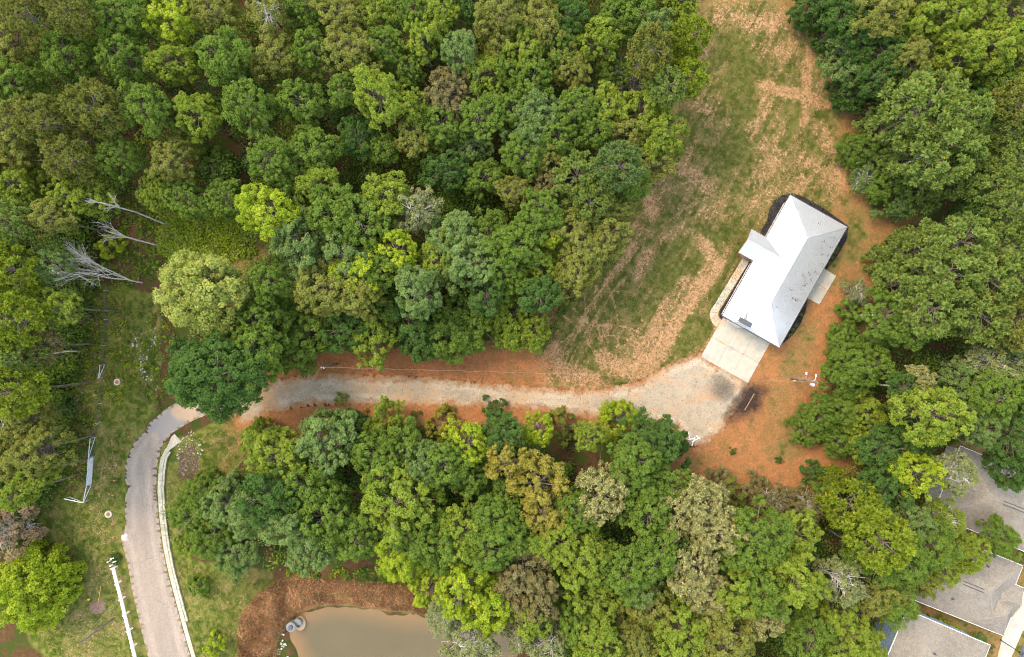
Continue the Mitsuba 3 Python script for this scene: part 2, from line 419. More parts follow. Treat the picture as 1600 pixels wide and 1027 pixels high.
# paved road
def asphalt_colour(p, n, uv):
    x, y = p.x, p.y
    f1, f2, f3 = fbm(x * 1.1 + y * 0.12, y * 0.10, 2.0), fbm(x * 0.5, y * 0.5, 7.0), noise(x * 8, y * 8, 1.0)
    c = mix((0.220, 0.180, 0.148), (0.335, 0.280, 0.230), f1 * 0.75 + f2 * 0.25)
    c = c * (0.88 + 0.24 * f3)
    d = mi.Float(uv.y) * 6
    wheel = smoothstep(0.6, 1.0, d) * (1 - smoothstep(1.3, 1.75, d))
    c = c * (0.94 + 0.13 * wheel)
    va, vb, _ = voronoi(x * 0.55 + f2 * 0.5, y * 0.28 + f1 * 0.3)
    crack = (1 - smoothstep(0.010, 0.035, vb - va)) * smoothstep(0.50, 0.62, fbm(x * 0.3, y * 0.3, 55.0))
    c = c * (1 - 0.2 * crack)
    top = smoothstep(-16.2, -14.9, y + (x + 51) * 0.35)
    c = mix(c, mix((0.25, 0.235, 0.225), (0.42, 0.30, 0.20), smoothstep(0.42, 0.62, f2 + (f1 - 0.5) * 0.5)), top * 0.85)
    c = mix(c, (0.33, 0.27, 0.20), (1 - smoothstep(0.0, 0.35, mi.Float(uv.x) + (f2 - 0.5) * 0.4)) * 0.6)
    sp = P(194, 840)
    d = dr.sqrt(dr.square(x - float(sp[0])) + dr.square(y - float(sp[1]))) + (fbm(x * 2, y * 2, 1.0) - 0.5) * 0.7
    c = mix(c, (0.52, 0.51, 0.48), 1 - smoothstep(0.25, 0.70, d))
    return c


scene['mat_asphalt'] = {'type': 'diffuse', 'reflectance': mikit.proc(asphalt_colour)}
m_, uv_ = sheet(ROAD, 0.035, 0.5)
structure('road', mikit.ply(m_, 'mat_asphalt', True, uv=uv_))


# pond
def water_colour(p, n, uv):
    f = fbm(p.x * 0.12, p.y * 0.12, 5.0)
    e = smoothstep(0.0, 0.75, mi.Float(uv.y) + (f - 0.5) * 0.35)
    return mix((0.19, 0.108, 0.040), mix((0.078, 0.064, 0.026), (0.105, 0.080, 0.034), f), e)


scene['mat_water'] = {'type': 'principled', 'base_color': mikit.proc(water_colour), 'roughness': 0.07, 'specular': 0.5}
m_, uv_ = sheet(POND.buffer(1.0), -0.75, 0.8)
structure('pond_water', mikit.ply(m_, 'mat_water', True, uv=uv_))


# ------------------------------------------------------------------ plain and procedural materials
def concrete_colour(p, n, uv):
    x, y = p.x, p.y
    f1, f2, f3 = fbm(x * 0.5, y * 0.5, 3.0), fbm(x * 2.1, y * 2.1, 8.0), noise(x * 11, y * 11, p.z * 9)
    c = mix((0.345, 0.326, 0.272), (0.45, 0.43, 0.362), f2) * (0.94 + 0.12 * f3)
    c = mix(c, (0.52, 0.33, 0.175), smoothstep(0.53, 0.70, f1) * 0.62)
    c = mix(c, (0.30, 0.30, 0.285), smoothstep(0.60, 0.76, fbm(x * 0.7, y * 0.7, 31.0)) * 0.65)
    return c


def kerb_colour(p, n, uv):
    f2, f3 = fbm(p.x * 1.2, p.y * 1.2, 8.0), noise(p.x * 9, p.y * 9, 0.0)
    c = mix((0.34, 0.31, 0.235), (0.49, 0.46, 0.37), f2) * (0.9 + 0.2 * f3)
    return mix(c, (0.20, 0.24, 0.16), smoothstep(0.55, 0.75, fbm(p.x * 0.8, p.y * 0.8, 21.0)) * 0.5)


def metal_colour(p, n, uv):
    f = fbm(p.x * 0.9, p.y * 0.9, p.z)
    return mix((0.50, 0.512, 0.517), (0.565, 0.572, 0.574), f)


def shingle_colour(p, n, uv):
    # courses across the slope: uv.x runs along the eave, uv.y up the slope, in metres
    a, b = mi.Float(uv.x), mi.Float(uv.y)
    row = dr.floor(b / 0.15)
    r = cell_rand(a / 0.24 + row * 0.37, row, 3.0)
    f = fbm(a * 0.35, b * 0.6, 2.0)
    edge = smoothstep(0.0, 0.22, b / 0.15 - row)
    c = mix((0.150, 0.132, 0.108), (0.285, 0.255, 0.214), r * 0.45 + f * 0.55)
    return c * (0.72 + 0.28 * edge) * (0.9 + 0.2 * noise(a * 12, b * 12, 0.0))


def mulch_colour(p, n, uv):
    f = noise(p.x * 14, p.y * 9, 1.0)
    return mix((0.012, 0.011, 0.013), (0.06, 0.052, 0.055), f * fbm(p.x * 3, p.y * 3, 2.0) * 1.6)


def bark_colour(p, n, uv):
    f = fbm(p.x * 5, p.y * 5, p.z * 1.2)
    return mix((0.115, 0.088, 0.068), (0.27, 0.225, 0.185), f)


def pale_bark_colour(p, n, uv):
    f = fbm(p.x * 5, p.y * 5, p.z * 1.4)
    return mix((0.34, 0.31, 0.27), (0.66, 0.63, 0.57), f)


def wood_colour(p, n, uv):
    f = fbm(p.x * 7, p.y * 7, p.z * 2.0)
    return mix((0.27, 0.085, 0.022), (0.42, 0.155, 0.045), f)


def brick_colour(p, n, uv):
    row = dr.floor(p.z / 0.075)
    h = (p.x * 0.4907 + p.y * 0.8713) + (p.x * -0.8713 + p.y * 0.4907)
    fx = h / 0.21 + row * 0.5
    e = smoothstep(0.0, 0.10, fx - dr.floor(fx)) * smoothstep(0.0, 0.16, p.z / 0.075 - row)
    return mix((0.60, 0.60, 0.58), (0.77, 0.77, 0.75), e) * (0.95 + 0.08 * cell_rand(fx, row, 1.0))


for nm, fn, extra in (('mat_concrete', concrete_colour, 0.3), ('mat_kerb', kerb_colour, 0.2), ('mat_shingle', shingle_colour, 0.2), ('mat_mulch', mulch_colour, 0.1), ('mat_brick', brick_colour, 0.3),
                      ('mat_bark', bark_colour, 0.1), ('mat_pale_bark', pale_bark_colour, 0.1), ('mat_wood', wood_colour, 0.3)):
    scene[nm] = {'type': 'twosided', 'bsdf': {'type': 'diffuse', 'reflectance': mikit.proc(fn)}}
scene['mat_metal_roof'] = {'type': 'twosided', 'bsdf': {'type': 'principled', 'base_color': mikit.proc(metal_colour), 'roughness': 0.30, 'specular': 0.6, 'metallic': 0.55}}
plain('mat_white', (0.80, 0.80, 0.79), 0.4)
plain('mat_black', (0.02, 0.021, 0.024), 0.45)
plain('mat_dark_grey', (0.07, 0.072, 0.08), 0.5)
plain('mat_galvanised', (0.50, 0.54, 0.58), 0.4, metallic=0.35)
plain('mat_orange', (0.80, 0.13, 0.03), 0.6)
plain('mat_blue_siding', (0.20, 0.27, 0.36), 0.6)
plain('mat_pale_siding', (0.55, 0.56, 0.55), 0.6)
plain('mat_rust', (0.30, 0.11, 0.05), 0.8)
plain('mat_tan', (0.42, 0.30, 0.18), 0.8)
plain('mat_brown', (0.20, 0.125, 0.085), 0.9)
plain('mat_grey_twig', (0.30, 0.245, 0.215), 0.9)
plain('mat_riser', (0.150, 0.160, 0.155), 0.7)
plain('mat_ridge', (0.24, 0.214, 0.18), 0.8)
plain('mat_wire', (0.26, 0.22, 0.18), 0.5)
plain('mat_yellow', (0.75, 0.50, 0.05), 0.6)
plain('mat_glass_dark', (0.03, 0.035, 0.04), 0.08, spec=0.8)
scene['mat_pane'] = {'type': 'thindielectric'}
scene['mat_leaf'] = {'type': 'principledthin', 'base_color': {'type': 'mesh_attribute', 'name': 'vertex_color'}, 'roughness': 0.65, 'diff_trans': 0.75, 'eta': 1.35, 'sheen': 0.0}
scene['mat_litter'] = {'type': 'twosided', 'bsdf': {'type': 'diffuse', 'reflectance': {'type': 'mesh_attribute', 'name': 'vertex_color'}}}

# ------------------------------------------------------------------ white house with metal hip roof
HU = unit([106.6, 189.3])
HN = np.array([-HU[1], HU[0]])
HC = P(1226.2, 424.05, 2.75)[:2]
HR = np.array([[HU[0], HN[0], 0], [HU[1], HN[1], 0], [0, 0, 1.0]])
HL, HW, EZ, RISE, OV = 19.32, 9.1, 2.75, 1.5, 0.45


def HX(v):
    v = np.asarray(v, float)
    return v @ HR.T + [HC[0], HC[1], 0]


def hlocal(px, py, z):
    d = P(px, py, z)[:2] - HC
    return np.array([d @ HU, d @ HN])


class HB(MB):
    """Like MB, in the house's own axes."""

    def get(self):
        a, b = super().get()
        return HX(a), b


house = thing('white_house', 'long white brick ranch house with white metal hip roof in the clearing', 'house')
wall = HB()
wx, wy = HL / 2 - OV, HW / 2 - OV
wt = 0.2
fw = [(-6.95, 1.75, 0.95, 2.25), (-0.95 - 1.7, 1.9, 0.95, 2.25), (4.55, 1.6, 1.3, 2.25), (7.55, 1.3, 1.3, 2.25)]   # front windows: centre x, width, sill, head
door = (1.75, 0.95)
xs = sorted([(c - w / 2, c + w / 2, s, h) for c, w, s, h in fw] + [(door[0] - door[1] / 2, door[0] + door[1] / 2, 0.3, 2.3)])
cur = -wx
for a, b, s, h in xs:
    wall.box([(cur + a) / 2, wy - wt / 2, EZ / 2], [a - cur, wt, EZ])
    wall.box([(a + b) / 2, wy - wt / 2, s / 2], [b - a, wt, s])
    wall.box([(a + b) / 2, wy - wt / 2, (h + EZ) / 2], [b - a, wt, EZ - h])
    cur = b
wall.box([(cur + wx) / 2, wy - wt / 2, EZ / 2], [wx - cur, wt, EZ])
wall.box([0, -wy + wt / 2, EZ / 2], [2 * wx, wt, EZ])
for s in (-1, 1):
    wall.box([s * (wx - wt / 2), 0, EZ / 2], [wt, 2 * wy - 2 * wt, EZ])
part(house, 'wall', wall.ply('mat_brick'))
part(house, 'floor', HB().box([0, 0, 0.14], [2 * wx - 0.5, 2 * wy - 0.5, 0.28]).ply('mat_dark_grey'))
for i, (c, w, s, h) in enumerate(fw):
    k = part(house, 'window', HB().box([c, wy - 0.05, h - 0.04], [w, 0.09, 0.08]).box([c, wy - 0.05, s + 0.04], [w, 0.09, 0.08]).box([c - w / 2 + 0.04, wy - 0.05, (s + h) / 2], [0.08, 0.09, h - s - 0.16])
             .box([c + w / 2 - 0.04, wy - 0.05, (s + h) / 2], [0.08, 0.09, h - s - 0.16]).box([c, wy - 0.05, (s + h) / 2], [0.10, 0.085, h - s - 0.16])
             .box([c - w / 4, wy - 0.05, (s + h) / 2], [w / 2 - 0.16, 0.06, 0.05]).box([c + w / 4, wy - 0.05, (s + h) / 2], [w / 2 - 0.16, 0.06, 0.05]).ply('mat_white'))
    scene[k + '__pane'] = HB().add([[c - w / 2 + .05, wy - .07, s + .05], [c + w / 2 - .05, wy - .07, s + .05], [c + w / 2 - .05, wy - .07, h - .05], [c - w / 2 + .05, wy - .07, h - .05]], [[0, 1, 2], [0, 2, 3]]).ply('mat_glass_dark')
    scene[k + '__sill'] = HB().box([c, wy + 0.05, s - 0.05], [w + 0.2, 0.12, 0.09]).ply('mat_white')
    for sd in (-1, 1):
        m = HB()
        for j in (-1, 0, 1):
            m.box([c + sd * (w / 2 + 0.27) + j * 0.125, wy + 0.02, (s + h) / 2], [0.118, 0.035, h - s])
        m.box([c + sd * (w / 2 + 0.27), wy + 0.05, s + 0.25], [0.36, 0.025, 0.09]).box([c + sd * (w / 2 + 0.27), wy + 0.05, h - 0.25], [0.36, 0.025, 0.09])
        part(house, 'shutter', m.ply('mat_wood'))
dk = part(house, 'door', HB().box([door[0], wy - 0.1, 1.3], [0.93, 0.05, 1.98]).ply('mat_white'))
scene[dk + '__pane'] = HB().box([door[0], wy - 0.07, 1.45], [0.55, 0.02, 1.4]).ply('mat_glass_dark')
scene[dk + '__handle'] = HB().box([door[0] - 0.4, wy - 0.045, 1.25], [0.05, 0.06, 0.16]).ply('mat_black')
# roof: four slopes with seams
A, B_ = HL / 2, HW / 2
rl = A - B_
hipv = np.array([[-A, -B_, EZ], [A, -B_, EZ], [A, B_, EZ], [-A, B_, EZ], [-rl, 0, EZ + RISE], [rl, 0, EZ + RISE]])
rf = HB()
rf.add(hipv, [[0, 1, 5], [0, 5, 4], [2, 3, 4], [2, 4, 5], [1, 2, 5], [3, 0, 4]])
low = hipv[:4] - [0, 0, 0.16]
rf.add(np.vstack([hipv[:4], low]), [[0, 4, 5], [0, 5, 1], [1, 5, 6], [1, 6, 2], [2, 6, 7], [2, 7, 3], [3, 7, 4], [3, 4, 0], [4, 6, 5], [4, 7, 6]])
roof = part(house, 'roof', rf.ply('mat_metal_roof'))
seam = HB()


def seam_strip(p, q, up, w=0.045, h=0.05):
    p, q = np.asarray(p, float), np.asarray(q, float)
    if np.linalg.norm(q - p) < 0.15:
        return
    t = unit(q - p)
    s = unit(np.cross(t, up)) * w
    n = unit(np.cross(s, t)) * h
    n = n if n[2] > 0 else -n
    v = [p - s, p - s * .45 + n, p + s * .45 + n, p + s, q - s, q - s * .45 + n, q + s * .45 + n, q + s]
    seam.add(v, [[0, 1, 5], [0, 5, 4], [1, 2, 6], [1, 6, 5], [2, 3, 7], [2, 7, 6], [0, 3, 2], [0, 2, 1], [4, 5, 6], [4, 6, 7]])


for x in np.arange(-A + 0.15, A, 0.30):
    top = min(B_, A - abs(x))
    for s in (-1, 1):
        y0 = 0
        if s == 1 and abs(x - 0.99) < 1.95:
            continue
        seam_strip([x, s * B_, EZ + 0.003], [x, s * (B_ - top), EZ + RISE * top / B_ + 0.003], [0, 0, 1])
for y in np.arange(-B_ + 0.15, B_, 0.30):
    top = B_ - abs(y)
    for s in (-1, 1):
        seam_strip([s * A, y, EZ + 0.003], [s * (A - top), y, EZ + RISE * top / B_ + 0.003], [0, 0, 1])
scene[roof + '__seam'] = seam.ply('mat_metal_roof')
labels[roof + '__seam'] = {'kind': 'stuff'}
cap = HB()
for a, b in ((0, 4), (3, 4), (1, 5), (2, 5), (4, 5)):
    cap.tube([hipv[a] + [0, 0, .01], hipv[b] + [0, 0, .02]], 0.075, 6)
scene[roof + '__ridge_cap'] = cap.ply('mat_metal_roof', 40)
# porch gable
PXc, PHW, PY1, PRZ = 0.99, 1.86, 6.95, EZ + 1.05
yv = B_ - (PRZ - EZ) / RISE * B_
g = HB()
pe = EZ + 0.02
gv = np.array([[PXc - PHW, PY1, pe], [PXc, PY1, PRZ], [PXc + PHW, PY1, pe], [PXc - PHW, B_ - 0.02, pe], [PXc, yv - 0.1, PRZ], [PXc + PHW, B_ - 0.02, pe]])
g.add(gv, [[0, 4, 1], [0, 3, 4], [1, 4, 5], [1, 5, 2]])
gl = gv - [0, 0, 0.15]
g.add(np.vstack([gv[[0, 1, 2, 3, 5]], gl[[0, 1, 2, 3, 5]]]), [[0, 5, 6], [0, 6, 1], [1, 6, 7], [1, 7, 2], [0, 3, 8], [0, 8, 5], [2, 7, 9], [2, 9, 4]])
proof = part(house, 'porch_roof', g.ply('mat_metal_roof'))
pc = HB()
pc.tube([gv[1] + [0, 0, 0.01], gv[4] + [0, 0, 0.02]], 0.08, 6)
scene[proof + '__ridge_cap'] = pc.ply('mat_metal_roof', 40)
seam = HB()
for y in np.arange(2.4, PY1, 0.30):
    for s in (-1, 1):
        f = np.clip((y - (yv - 0.1)) / (B_ - yv), 0, 1)
        seam_strip([PXc + s * 0.05, y, PRZ - 0.02], [PXc + s * PHW * f, y, PRZ + (pe - PRZ) * f + 0.003], [0, 0, 1])
scene[proof + '__seam'] = seam.ply('mat_metal_roof')
labels[proof + '__seam'] = {'kind': 'stuff'}
part(house, 'gable_panel', HB().add([[PXc - PHW + .15, PY1 - .25, EZ - .1], [PXc + PHW - .15, PY1 - .25, EZ - .1], [PXc, PY1 - .25, PRZ - .12]], [[0, 2, 1]]).ply('mat_white'))
for s in (-1, 1):
    part(house, 'porch_post', HB().box([PXc + s * 1.5, PY1 - 0.65, 1.45], [0.18, 0.18, 2.3]).ply('mat_wood'))
    part(house, 'truss_timber', HB().tube([[PXc + s * 1.65, PY1 - .2, EZ - .05], [PXc, PY1 - .2, PRZ - .15]], 0.07, 4).ply('mat_wood'))
    part(house, 'truss_timber', HB().tube([[PXc + s * .75, PY1 - .2, EZ + .35], [PXc, PY1 - .2, EZ + .0]], 0.06, 4).ply('mat_wood'))
part(house, 'truss_timber', HB().box([PXc, PY1 - 0.2, EZ - 0.08], [3.4, 0.12, 0.14]).ply('mat_wood'))
part(house, 'truss_timber', HB().box([PXc, PY1 - 0.2, EZ + 0.42], [0.12, 0.11, 0.86]).ply('mat_wood'))
deck = None
for i in range(10):
    part(house, 'deck_board', HB().box([PXc, wy + 0.13 + i * 0.205, 0.27], [3.3, 0.195, 0.05]).ply('mat_brown'))
part(house, 'deck_frame', HB().box([PXc, wy + 1.05, 0.12], [3.2, 2.0, 0.22]).ply('mat_brown'))
gu = HB()
for a, b in (([-A, B_, 0], [PXc - PHW, B_, 0]), ([PXc + PHW, B_, 0], [A, B_, 0]), ([-A, -B_, 0], [A, -B_, 0]), ([-A, -B_, 0], [-A, B_, 0]), ([A, -B_, 0], [A, B_, 0])):
    a, b = np.array(a), np.array(b)
    o = np.array([np.sign(a[0]) * 0.06 if a[0] == b[0] else 0, np.sign(a[1]) * 0.06 if a[1] == b[1] else 0, EZ - 0.09])
    gu.tube([a + o, b + o], 0.065, 6)
part(house, 'gutter', gu.ply('mat_dark_grey', 40))
for x, y in ((-wx - 0.02, wy + 0.06), (wx + .02, wy + .06), (PXc - 1.75, wy + 0.06)):
    part(house, 'downpipe', HB().tube([[x, y + .45, EZ - .12], [x, y + .08, EZ - .4], [x, y + .06, 0.15], [x, y + .3, .08]], 0.045, 6).ply('mat_dark_grey'))
cl = hlocal(1164, 504, 5.0)
chim = part(house, 'chimney', HB().box([cl[0], cl[1], 2.4], [0.72, 1.85, 4.8]).ply('mat_brick'))
cc = HB()
for s in (-1, 1):
    cc.box([cl[0] + s * .24, cl[1], 5.0], [.07, 1.75, .36]).box([cl[0], cl[1] + s * .84, 5.0], [.41, .07, .36])
cc.box([cl[0], cl[1], 5.2], [.66, 1.86, .04])
for s in (-1, 1):
    cc.box([cl[0], cl[1] + s * .4, 5.0], [.4, .05, .3])
scene[chim + '__cap'] = cc.ply('mat_dark_grey')
sx = cl[0] + 0.36
ez = lambda x: EZ + RISE * (x + A) / B_
xr = sx + 1.6
sad = HB().add([[sx, cl[1] - .85, ez(sx) + .01], [sx, cl[1] + .85, ez(sx) + .01], [sx, cl[1], ez(xr) - .05], [xr, cl[1], ez(xr) + .01]], [[0, 3, 2], [1, 2, 3]])
scene[roof + '__saddle'] = sad.ply('mat_metal_roof')
lantern = part(house, 'lantern', HB().box([2.75, wy + 0.1, 2.0], [.14, .16, .3]).ply('mat_black'))

# concrete: parking pad, front walk, back patio
C1, C2, C3, C4 = P(1094.6, 557.5), P(1168.5, 598.6), P(1203, 536), P(1129.5, 496)


def slab(parent, quad, z=0.07, gap=0.02):
    q = np.array([p[:2] for p in quad])
    c = q.mean(0)
    pg = Polygon([tuple(c + (p - c) * (1 - gap / np.linalg.norm(p - c))) for p in q])
    m = MB()
    v, f = [], []
    o = np.array(pg.exterior.coords)[:-1]
    if pg.exterior.is_ccw is False:
        o = o[::-1]
    i = c + (o - c) * (1 - 0.02 / np.linalg.norm(o - c, axis=1, keepdims=True))
    n = len(o)
    v = np.vstack([np.column_stack([o, np.full(n, -0.1)]), np.column_stack([o, np.full(n, z - .015)]), np.column_stack([i, np.full(n, z)])])
    for r in range(2):
        for k in range(n):
            a, b = r * n + k, r * n + (k + 1) % n
            f += [[a, b, b + n], [a, b + n, a + n]]
    for k in range(1, n - 1):
        f.append([2 * n, 2 * n + k, 2 * n + k + 1])
    part(parent, 'slab', m.add(v, f).ply('mat_concrete'))


pad = new_key('parking_pad')
labels[pad] = {'kind': 'structure', 'label': 'rust-stained concrete parking pad of six slabs beside the white house'}
for i in range(3):
    for j in range(2):
        L = lambda s, t: (C4 * (1 - s) + C3 * s) * (1 - t) + (C1 * (1 - s) + C2 * s) * t
        slab(pad, [L(i / 3, j / 2), L((i + 1) / 3, j / 2), L((i + 1) / 3, (j + 1) / 2), L(i / 3, (j + 1) / 2)])
walk = new_key('front_walk')
labels[walk] = {'kind': 'structure', 'label': 'curved concrete front walk between the lawn and the white house'}
outer = [(1119.5, 511.5), (1112.5, 505), (1109, 497), (1108.6, 489), (1112, 482), (1117.8, 473.7), (1132.7, 449.1), (1147.6, 424.5), (1162.5, 399.9)]
inner = [(1127.2, 500.5), (1123.8, 497), (1122.3, 493), (1122.4, 489), (1124.4, 484.5), (1128, 478.5), (1142.5, 454.5), (1157.4, 430.5), (1172.4, 407.0)]
for k in range(8):
    slab(walk, [P(*outer[k]), P(*inner[k]), P(*inner[k + 1]), P(*outer[k + 1])], 0.06)
patio = new_key('back_patio')
labels[patio] = {'kind': 'structure', 'label': 'small two-slab concrete patio behind the white house'}
q4 = [np.array(P(*t)) for t in ((1285, 418), (1306.5, 431.3), (1280, 476.3), (1258, 464))]
mid = [(q4[0] + q4[3]) / 2, (q4[1] + q4[2]) / 2]
slab(patio, [q4[0], q4[1], mid[1], mid[0]])
slab(patio, [mid[0], mid[1], q4[2], q4[3]])

# mulch beds round the house
beds = [('mulch bed at the front left of the porch', [(1238, 303), (1222, 305), (1210, 313), (1203, 325), (1198, 345), (1187, 365), (1200, 373), (1215, 360), (1245, 318)]),
        ('mulch bed round the north corner and back of the house', [(1240, 303), (1258, 309), (1290, 328), (1326, 354), (1323, 374), (1306, 404), (1291, 421), (1280, 414), (1305, 362), (1250, 325)]),
        ('mulch bed along the back right of the house', [(1262, 466), (1259, 486), (1250, 508), (1238, 524), (1222, 538), (1210, 536), (1225, 510), (1252, 461)]),
        ('narrow mulch strip between front walk and house', [(1173, 406), (1166, 417), (1124, 488), (1123, 494), (1128, 500), (1137, 497), (1150, 470), (1182, 412)])]
for lb, pts in beds:
    m_, uv_ = sheet(poly(pts), 0.05, 0.4)
    m_[0][:, 2] += 0.05 * uv_[:, 0]
    structure('mulch_bed', mikit.ply(m_, 'mat_mulch', True), lb)


# ------------------------------------------------------------------ foliage
PAL = {  # darker and lighter leaf colour (linear)
    'M': ((0.072, 0.129, 0.018), (0.171, 0.250, 0.044)), 'D': ((0.040, 0.089, 0.020), (0.100, 0.172, 0.039)), 'O': ((0.120, 0.140, 0.025), (0.250, 0.265, 0.062)),
    'Y': ((0.113, 0.177, 0.018), (0.259, 0.324, 0.048)), 'L': ((0.140, 0.232, 0.014), (0.375, 0.448, 0.041)), 'S': ((0.086, 0.145, 0.036), (0.192, 0.273, 0.082)),
    'P': ((0.119, 0.180, 0.031), (0.255, 0.331, 0.079)), 'PY': ((0.126, 0.183, 0.015), (0.276, 0.340, 0.037)), 'G': ((0.165, 0.165, 0.028), (0.350, 0.305, 0.060)),
    'C': ((0.130, 0.150, 0.043), (0.432, 0.400, 0.171)), 'B': ((0.120, 0.115, 0.040), (0.250, 0.220, 0.092)), 'W': ((0.130, 0.158, 0.056), (0.275, 0.300, 0.125)),
    'K': ((0.150, 0.205, 0.030), (0.400, 0.430, 0.110)), 'R': ((0.200, 0.165, 0.075), (0.430, 0.290, 0.185))}
WORD = {'M': 'mid-green', 'D': 'dark green', 'O': 'olive green', 'Y': 'yellow-green', 'L': 'bright lime-green', 'S': 'greyish sage-green', 'P': 'soft green', 'PY': 'yellow-green', 'G': 'golden yellow',
        'C': 'cream-flecked', 'B': 'dull brown-olive', 'W': 'sparse pale green', 'R': 'pink-tinged autumn', 'K': 'pale lime-green'}


def leaf_quads(c, n, s, w, rng):
    """Four-cornered leaves (the near shrubs and weeds)."""
    k = len(c)
    t = unit(np.cross(n, rng.normal(size=(k, 3))))
    b = np.cross(n, t)
    s, w = s[:, None], w[:, None]
    v = np.stack([c - t * s, c + b * w, c + t * s - n * s * 0.12, c - b * w], 1).reshape(-1, 3)
    i = np.arange(k)[:, None] * 4
    return v, np.vstack([i + [0, 1, 2], i + [0, 2, 3]])


def leaf_tris(c, n, s, w, rng):
    """Three-cornered leaf sprays (tree crowns)."""
    k = len(c)
    t = unit(np.cross(n, rng.normal(size=(k, 3))))
    b = np.cross(n, t)
    s, w = s[:, None], w[:, None]
    return np.stack([c - t * s * 0.9, c + t * s * 0.6 + b * w, c + t * s * 0.6 - b * w], 1).reshape(-1, 3), np.arange(3 * k).reshape(-1, 3)


def leaf_tints(kind, rng, t):
    c1, c2 = (np.array(x) for x in PAL[kind])
    t = np.clip(t, 0, 1.15)[:, None]
    c = c1 * (1 - t) + c2 * t
    odd = rng.random(len(t)) < 0.025
    c[odd] = c[odd] * [1.6, 1.05, 0.8]
    return c


def broad_crown(kind, seed, lobes=24, subs=10, per=56, tall=1.05, fill=1.0, leaf=0.034):
    rng = np.random.default_rng(seed)
    C, N, Tn = [], [], []
    nl = int(lobes * 1.45)
    k = np.arange(nl) + 0.5
    z = 1 - 1.75 * k / nl
    ph = k * 2.39996 + rng.random() * 6 + rng.normal(0, 0.25, nl)
    rr = np.sqrt(np.clip(1 - z * z, 0, 1))
    lc = np.stack([rr * np.cos(ph), rr * np.sin(ph), z * tall], 1) * (0.50 + 0.30 * rng.random((nl, 1)))
    lc *= np.where(rng.random((nl, 1)) < 0.16, 1.22, 1.0)
    lc += rng.normal(0, 0.06, lc.shape)
    lr = 0.17 + 0.16 * rng.random(nl)
    lt = rng.random(nl)
    keep = rng.random(nl) < 0.93
    for a, r, tone in zip(lc[keep], lr[keep], lt[keep]):
        out = unit(a + [0, 0, 0.25])
        d = unit(rng.normal(size=(subs, 3)) + out * 0.75)
        sc = a + d * r * (0.70 + 0.42 * rng.random((subs, 1)))
        sr = r * (0.24 + 0.24 * rng.random(subs))
        for s_, q_ in zip(sc, sr):
            m = max(6, int(per * fill * (0.7 + 0.6 * rng.random())))
            e = unit(rng.normal(size=(m, 3)) + unit(s_ + [0, 0, .3]) * 0.55)
            C.append(s_ + e * q_ * (0.40 + 0.72 * rng.random((m, 1))))
            N.append(unit(e * 0.7 + rng.normal(size=(m, 3)) * 0.5 + [0, 0, 0.75]))
            Tn.append(0.32 * tone + 0.42 * rng.random() + 0.36 * rng.random(m))
    C, N, Tn = np.vstack(C), np.vstack(N), np.concatenate(Tn)
    s = leaf * (0.7 + 0.7 * rng.random(len(C)))
    v, f = leaf_tris(C, N, s, s * (0.75 + 0.25 * rng.random(len(C))), rng)
    if kind == 'C':
        Tn = np.where(rng.random(len(Tn)) < 0.30, 0.75 + 0.4 * rng.random(len(Tn)), Tn * 0.55)
    return v, f, np.repeat(leaf_tints(kind, rng, Tn), 3, 0), lc[keep]


def pine_crown(kind, seed, tall=1.15):
    rng = np.random.default_rng(seed)
    n = 120
    k = np.arange(n) + 0.5
    z = 1 - 1.7 * k / n
    ph = k * 2.39996 + rng.normal(0, 0.35, n)
    rr = np.sqrt(np.clip(1 - z * z, 0, 1)) ** 0.8
    pc = np.stack([rr * np.cos(ph), rr * np.sin(ph), z * tall], 1) * (0.62 + 0.32 * rng.random((n, 1)) ** 0.7)
    pc += rng.normal(0, 0.07, pc.shape)
    pr = 0.115 + 0.075 * rng.random(n)
    tone = rng.random(n)
    V, Cc = [], []
    for a, r, t in zip(pc, pr, tone):
        m = 62
        e = unit(rng.normal(size=(m, 3)) + [0, 0, 0.55])
        side = unit(np.cross(e, rng.normal(size=(m, 3))))
        base = a + e * r * 0.15
        tip = a + e * r * (0.75 + 0.5 * rng.random((m, 1)))
        w = r * 0.17
        mid = base * 0.45 + tip * 0.55
        V.append(np.stack([base, mid + side * w, tip, mid - side * w], 1).reshape(-1, 3))
        Cc.append(0.35 * t + 0.5 * rng.random(m) + 0.12)
    v = np.vstack(V)
    Tn = np.concatenate(Cc)
    i = np.arange(len(Tn))[:, None] * 4
    return v, np.vstack([i + [0, 1, 2], i + [0, 2, 3]]), np.repeat(leaf_tints(kind, rng, Tn), 4, 0), pc[::6]


def limbs_mesh(targets, seed, rad=0.035, sub=2):
    rng = np.random.default_rng(seed)
    m = MB()
    base = np.array([0, 0, -1.0])
    m.tube([base, [0.02, 0, -0.4], [0, 0.02, 0.15], [0.03, 0.02, 0.55]], [rad * 1.5, rad * 1.3, rad * 0.9, rad * 0.3], 6)
    for t in targets:
        t = np.asarray(t) * 0.92
        s = np.array([0, 0, min(0.35, t[2] - 0.15) - 0.35 * rng.random()])
        mid = s * 0.45 + t * 0.55 + rng.normal(0, 0.06, 3) + [0, 0, 0.06]
        m.tube([s, mid, t], [rad * 0.75, rad * 0.5, rad * 0.16], 5, cap=False)
        for _ in range(sub):
            e = t + rng.normal(0, 0.2, 3)
            m.tube([mid, (mid + e) / 2 + rng.normal(0, 0.03, 3), e], [rad * 0.38, rad * 0.25, rad * 0.08], 4, cap=False)
    return m


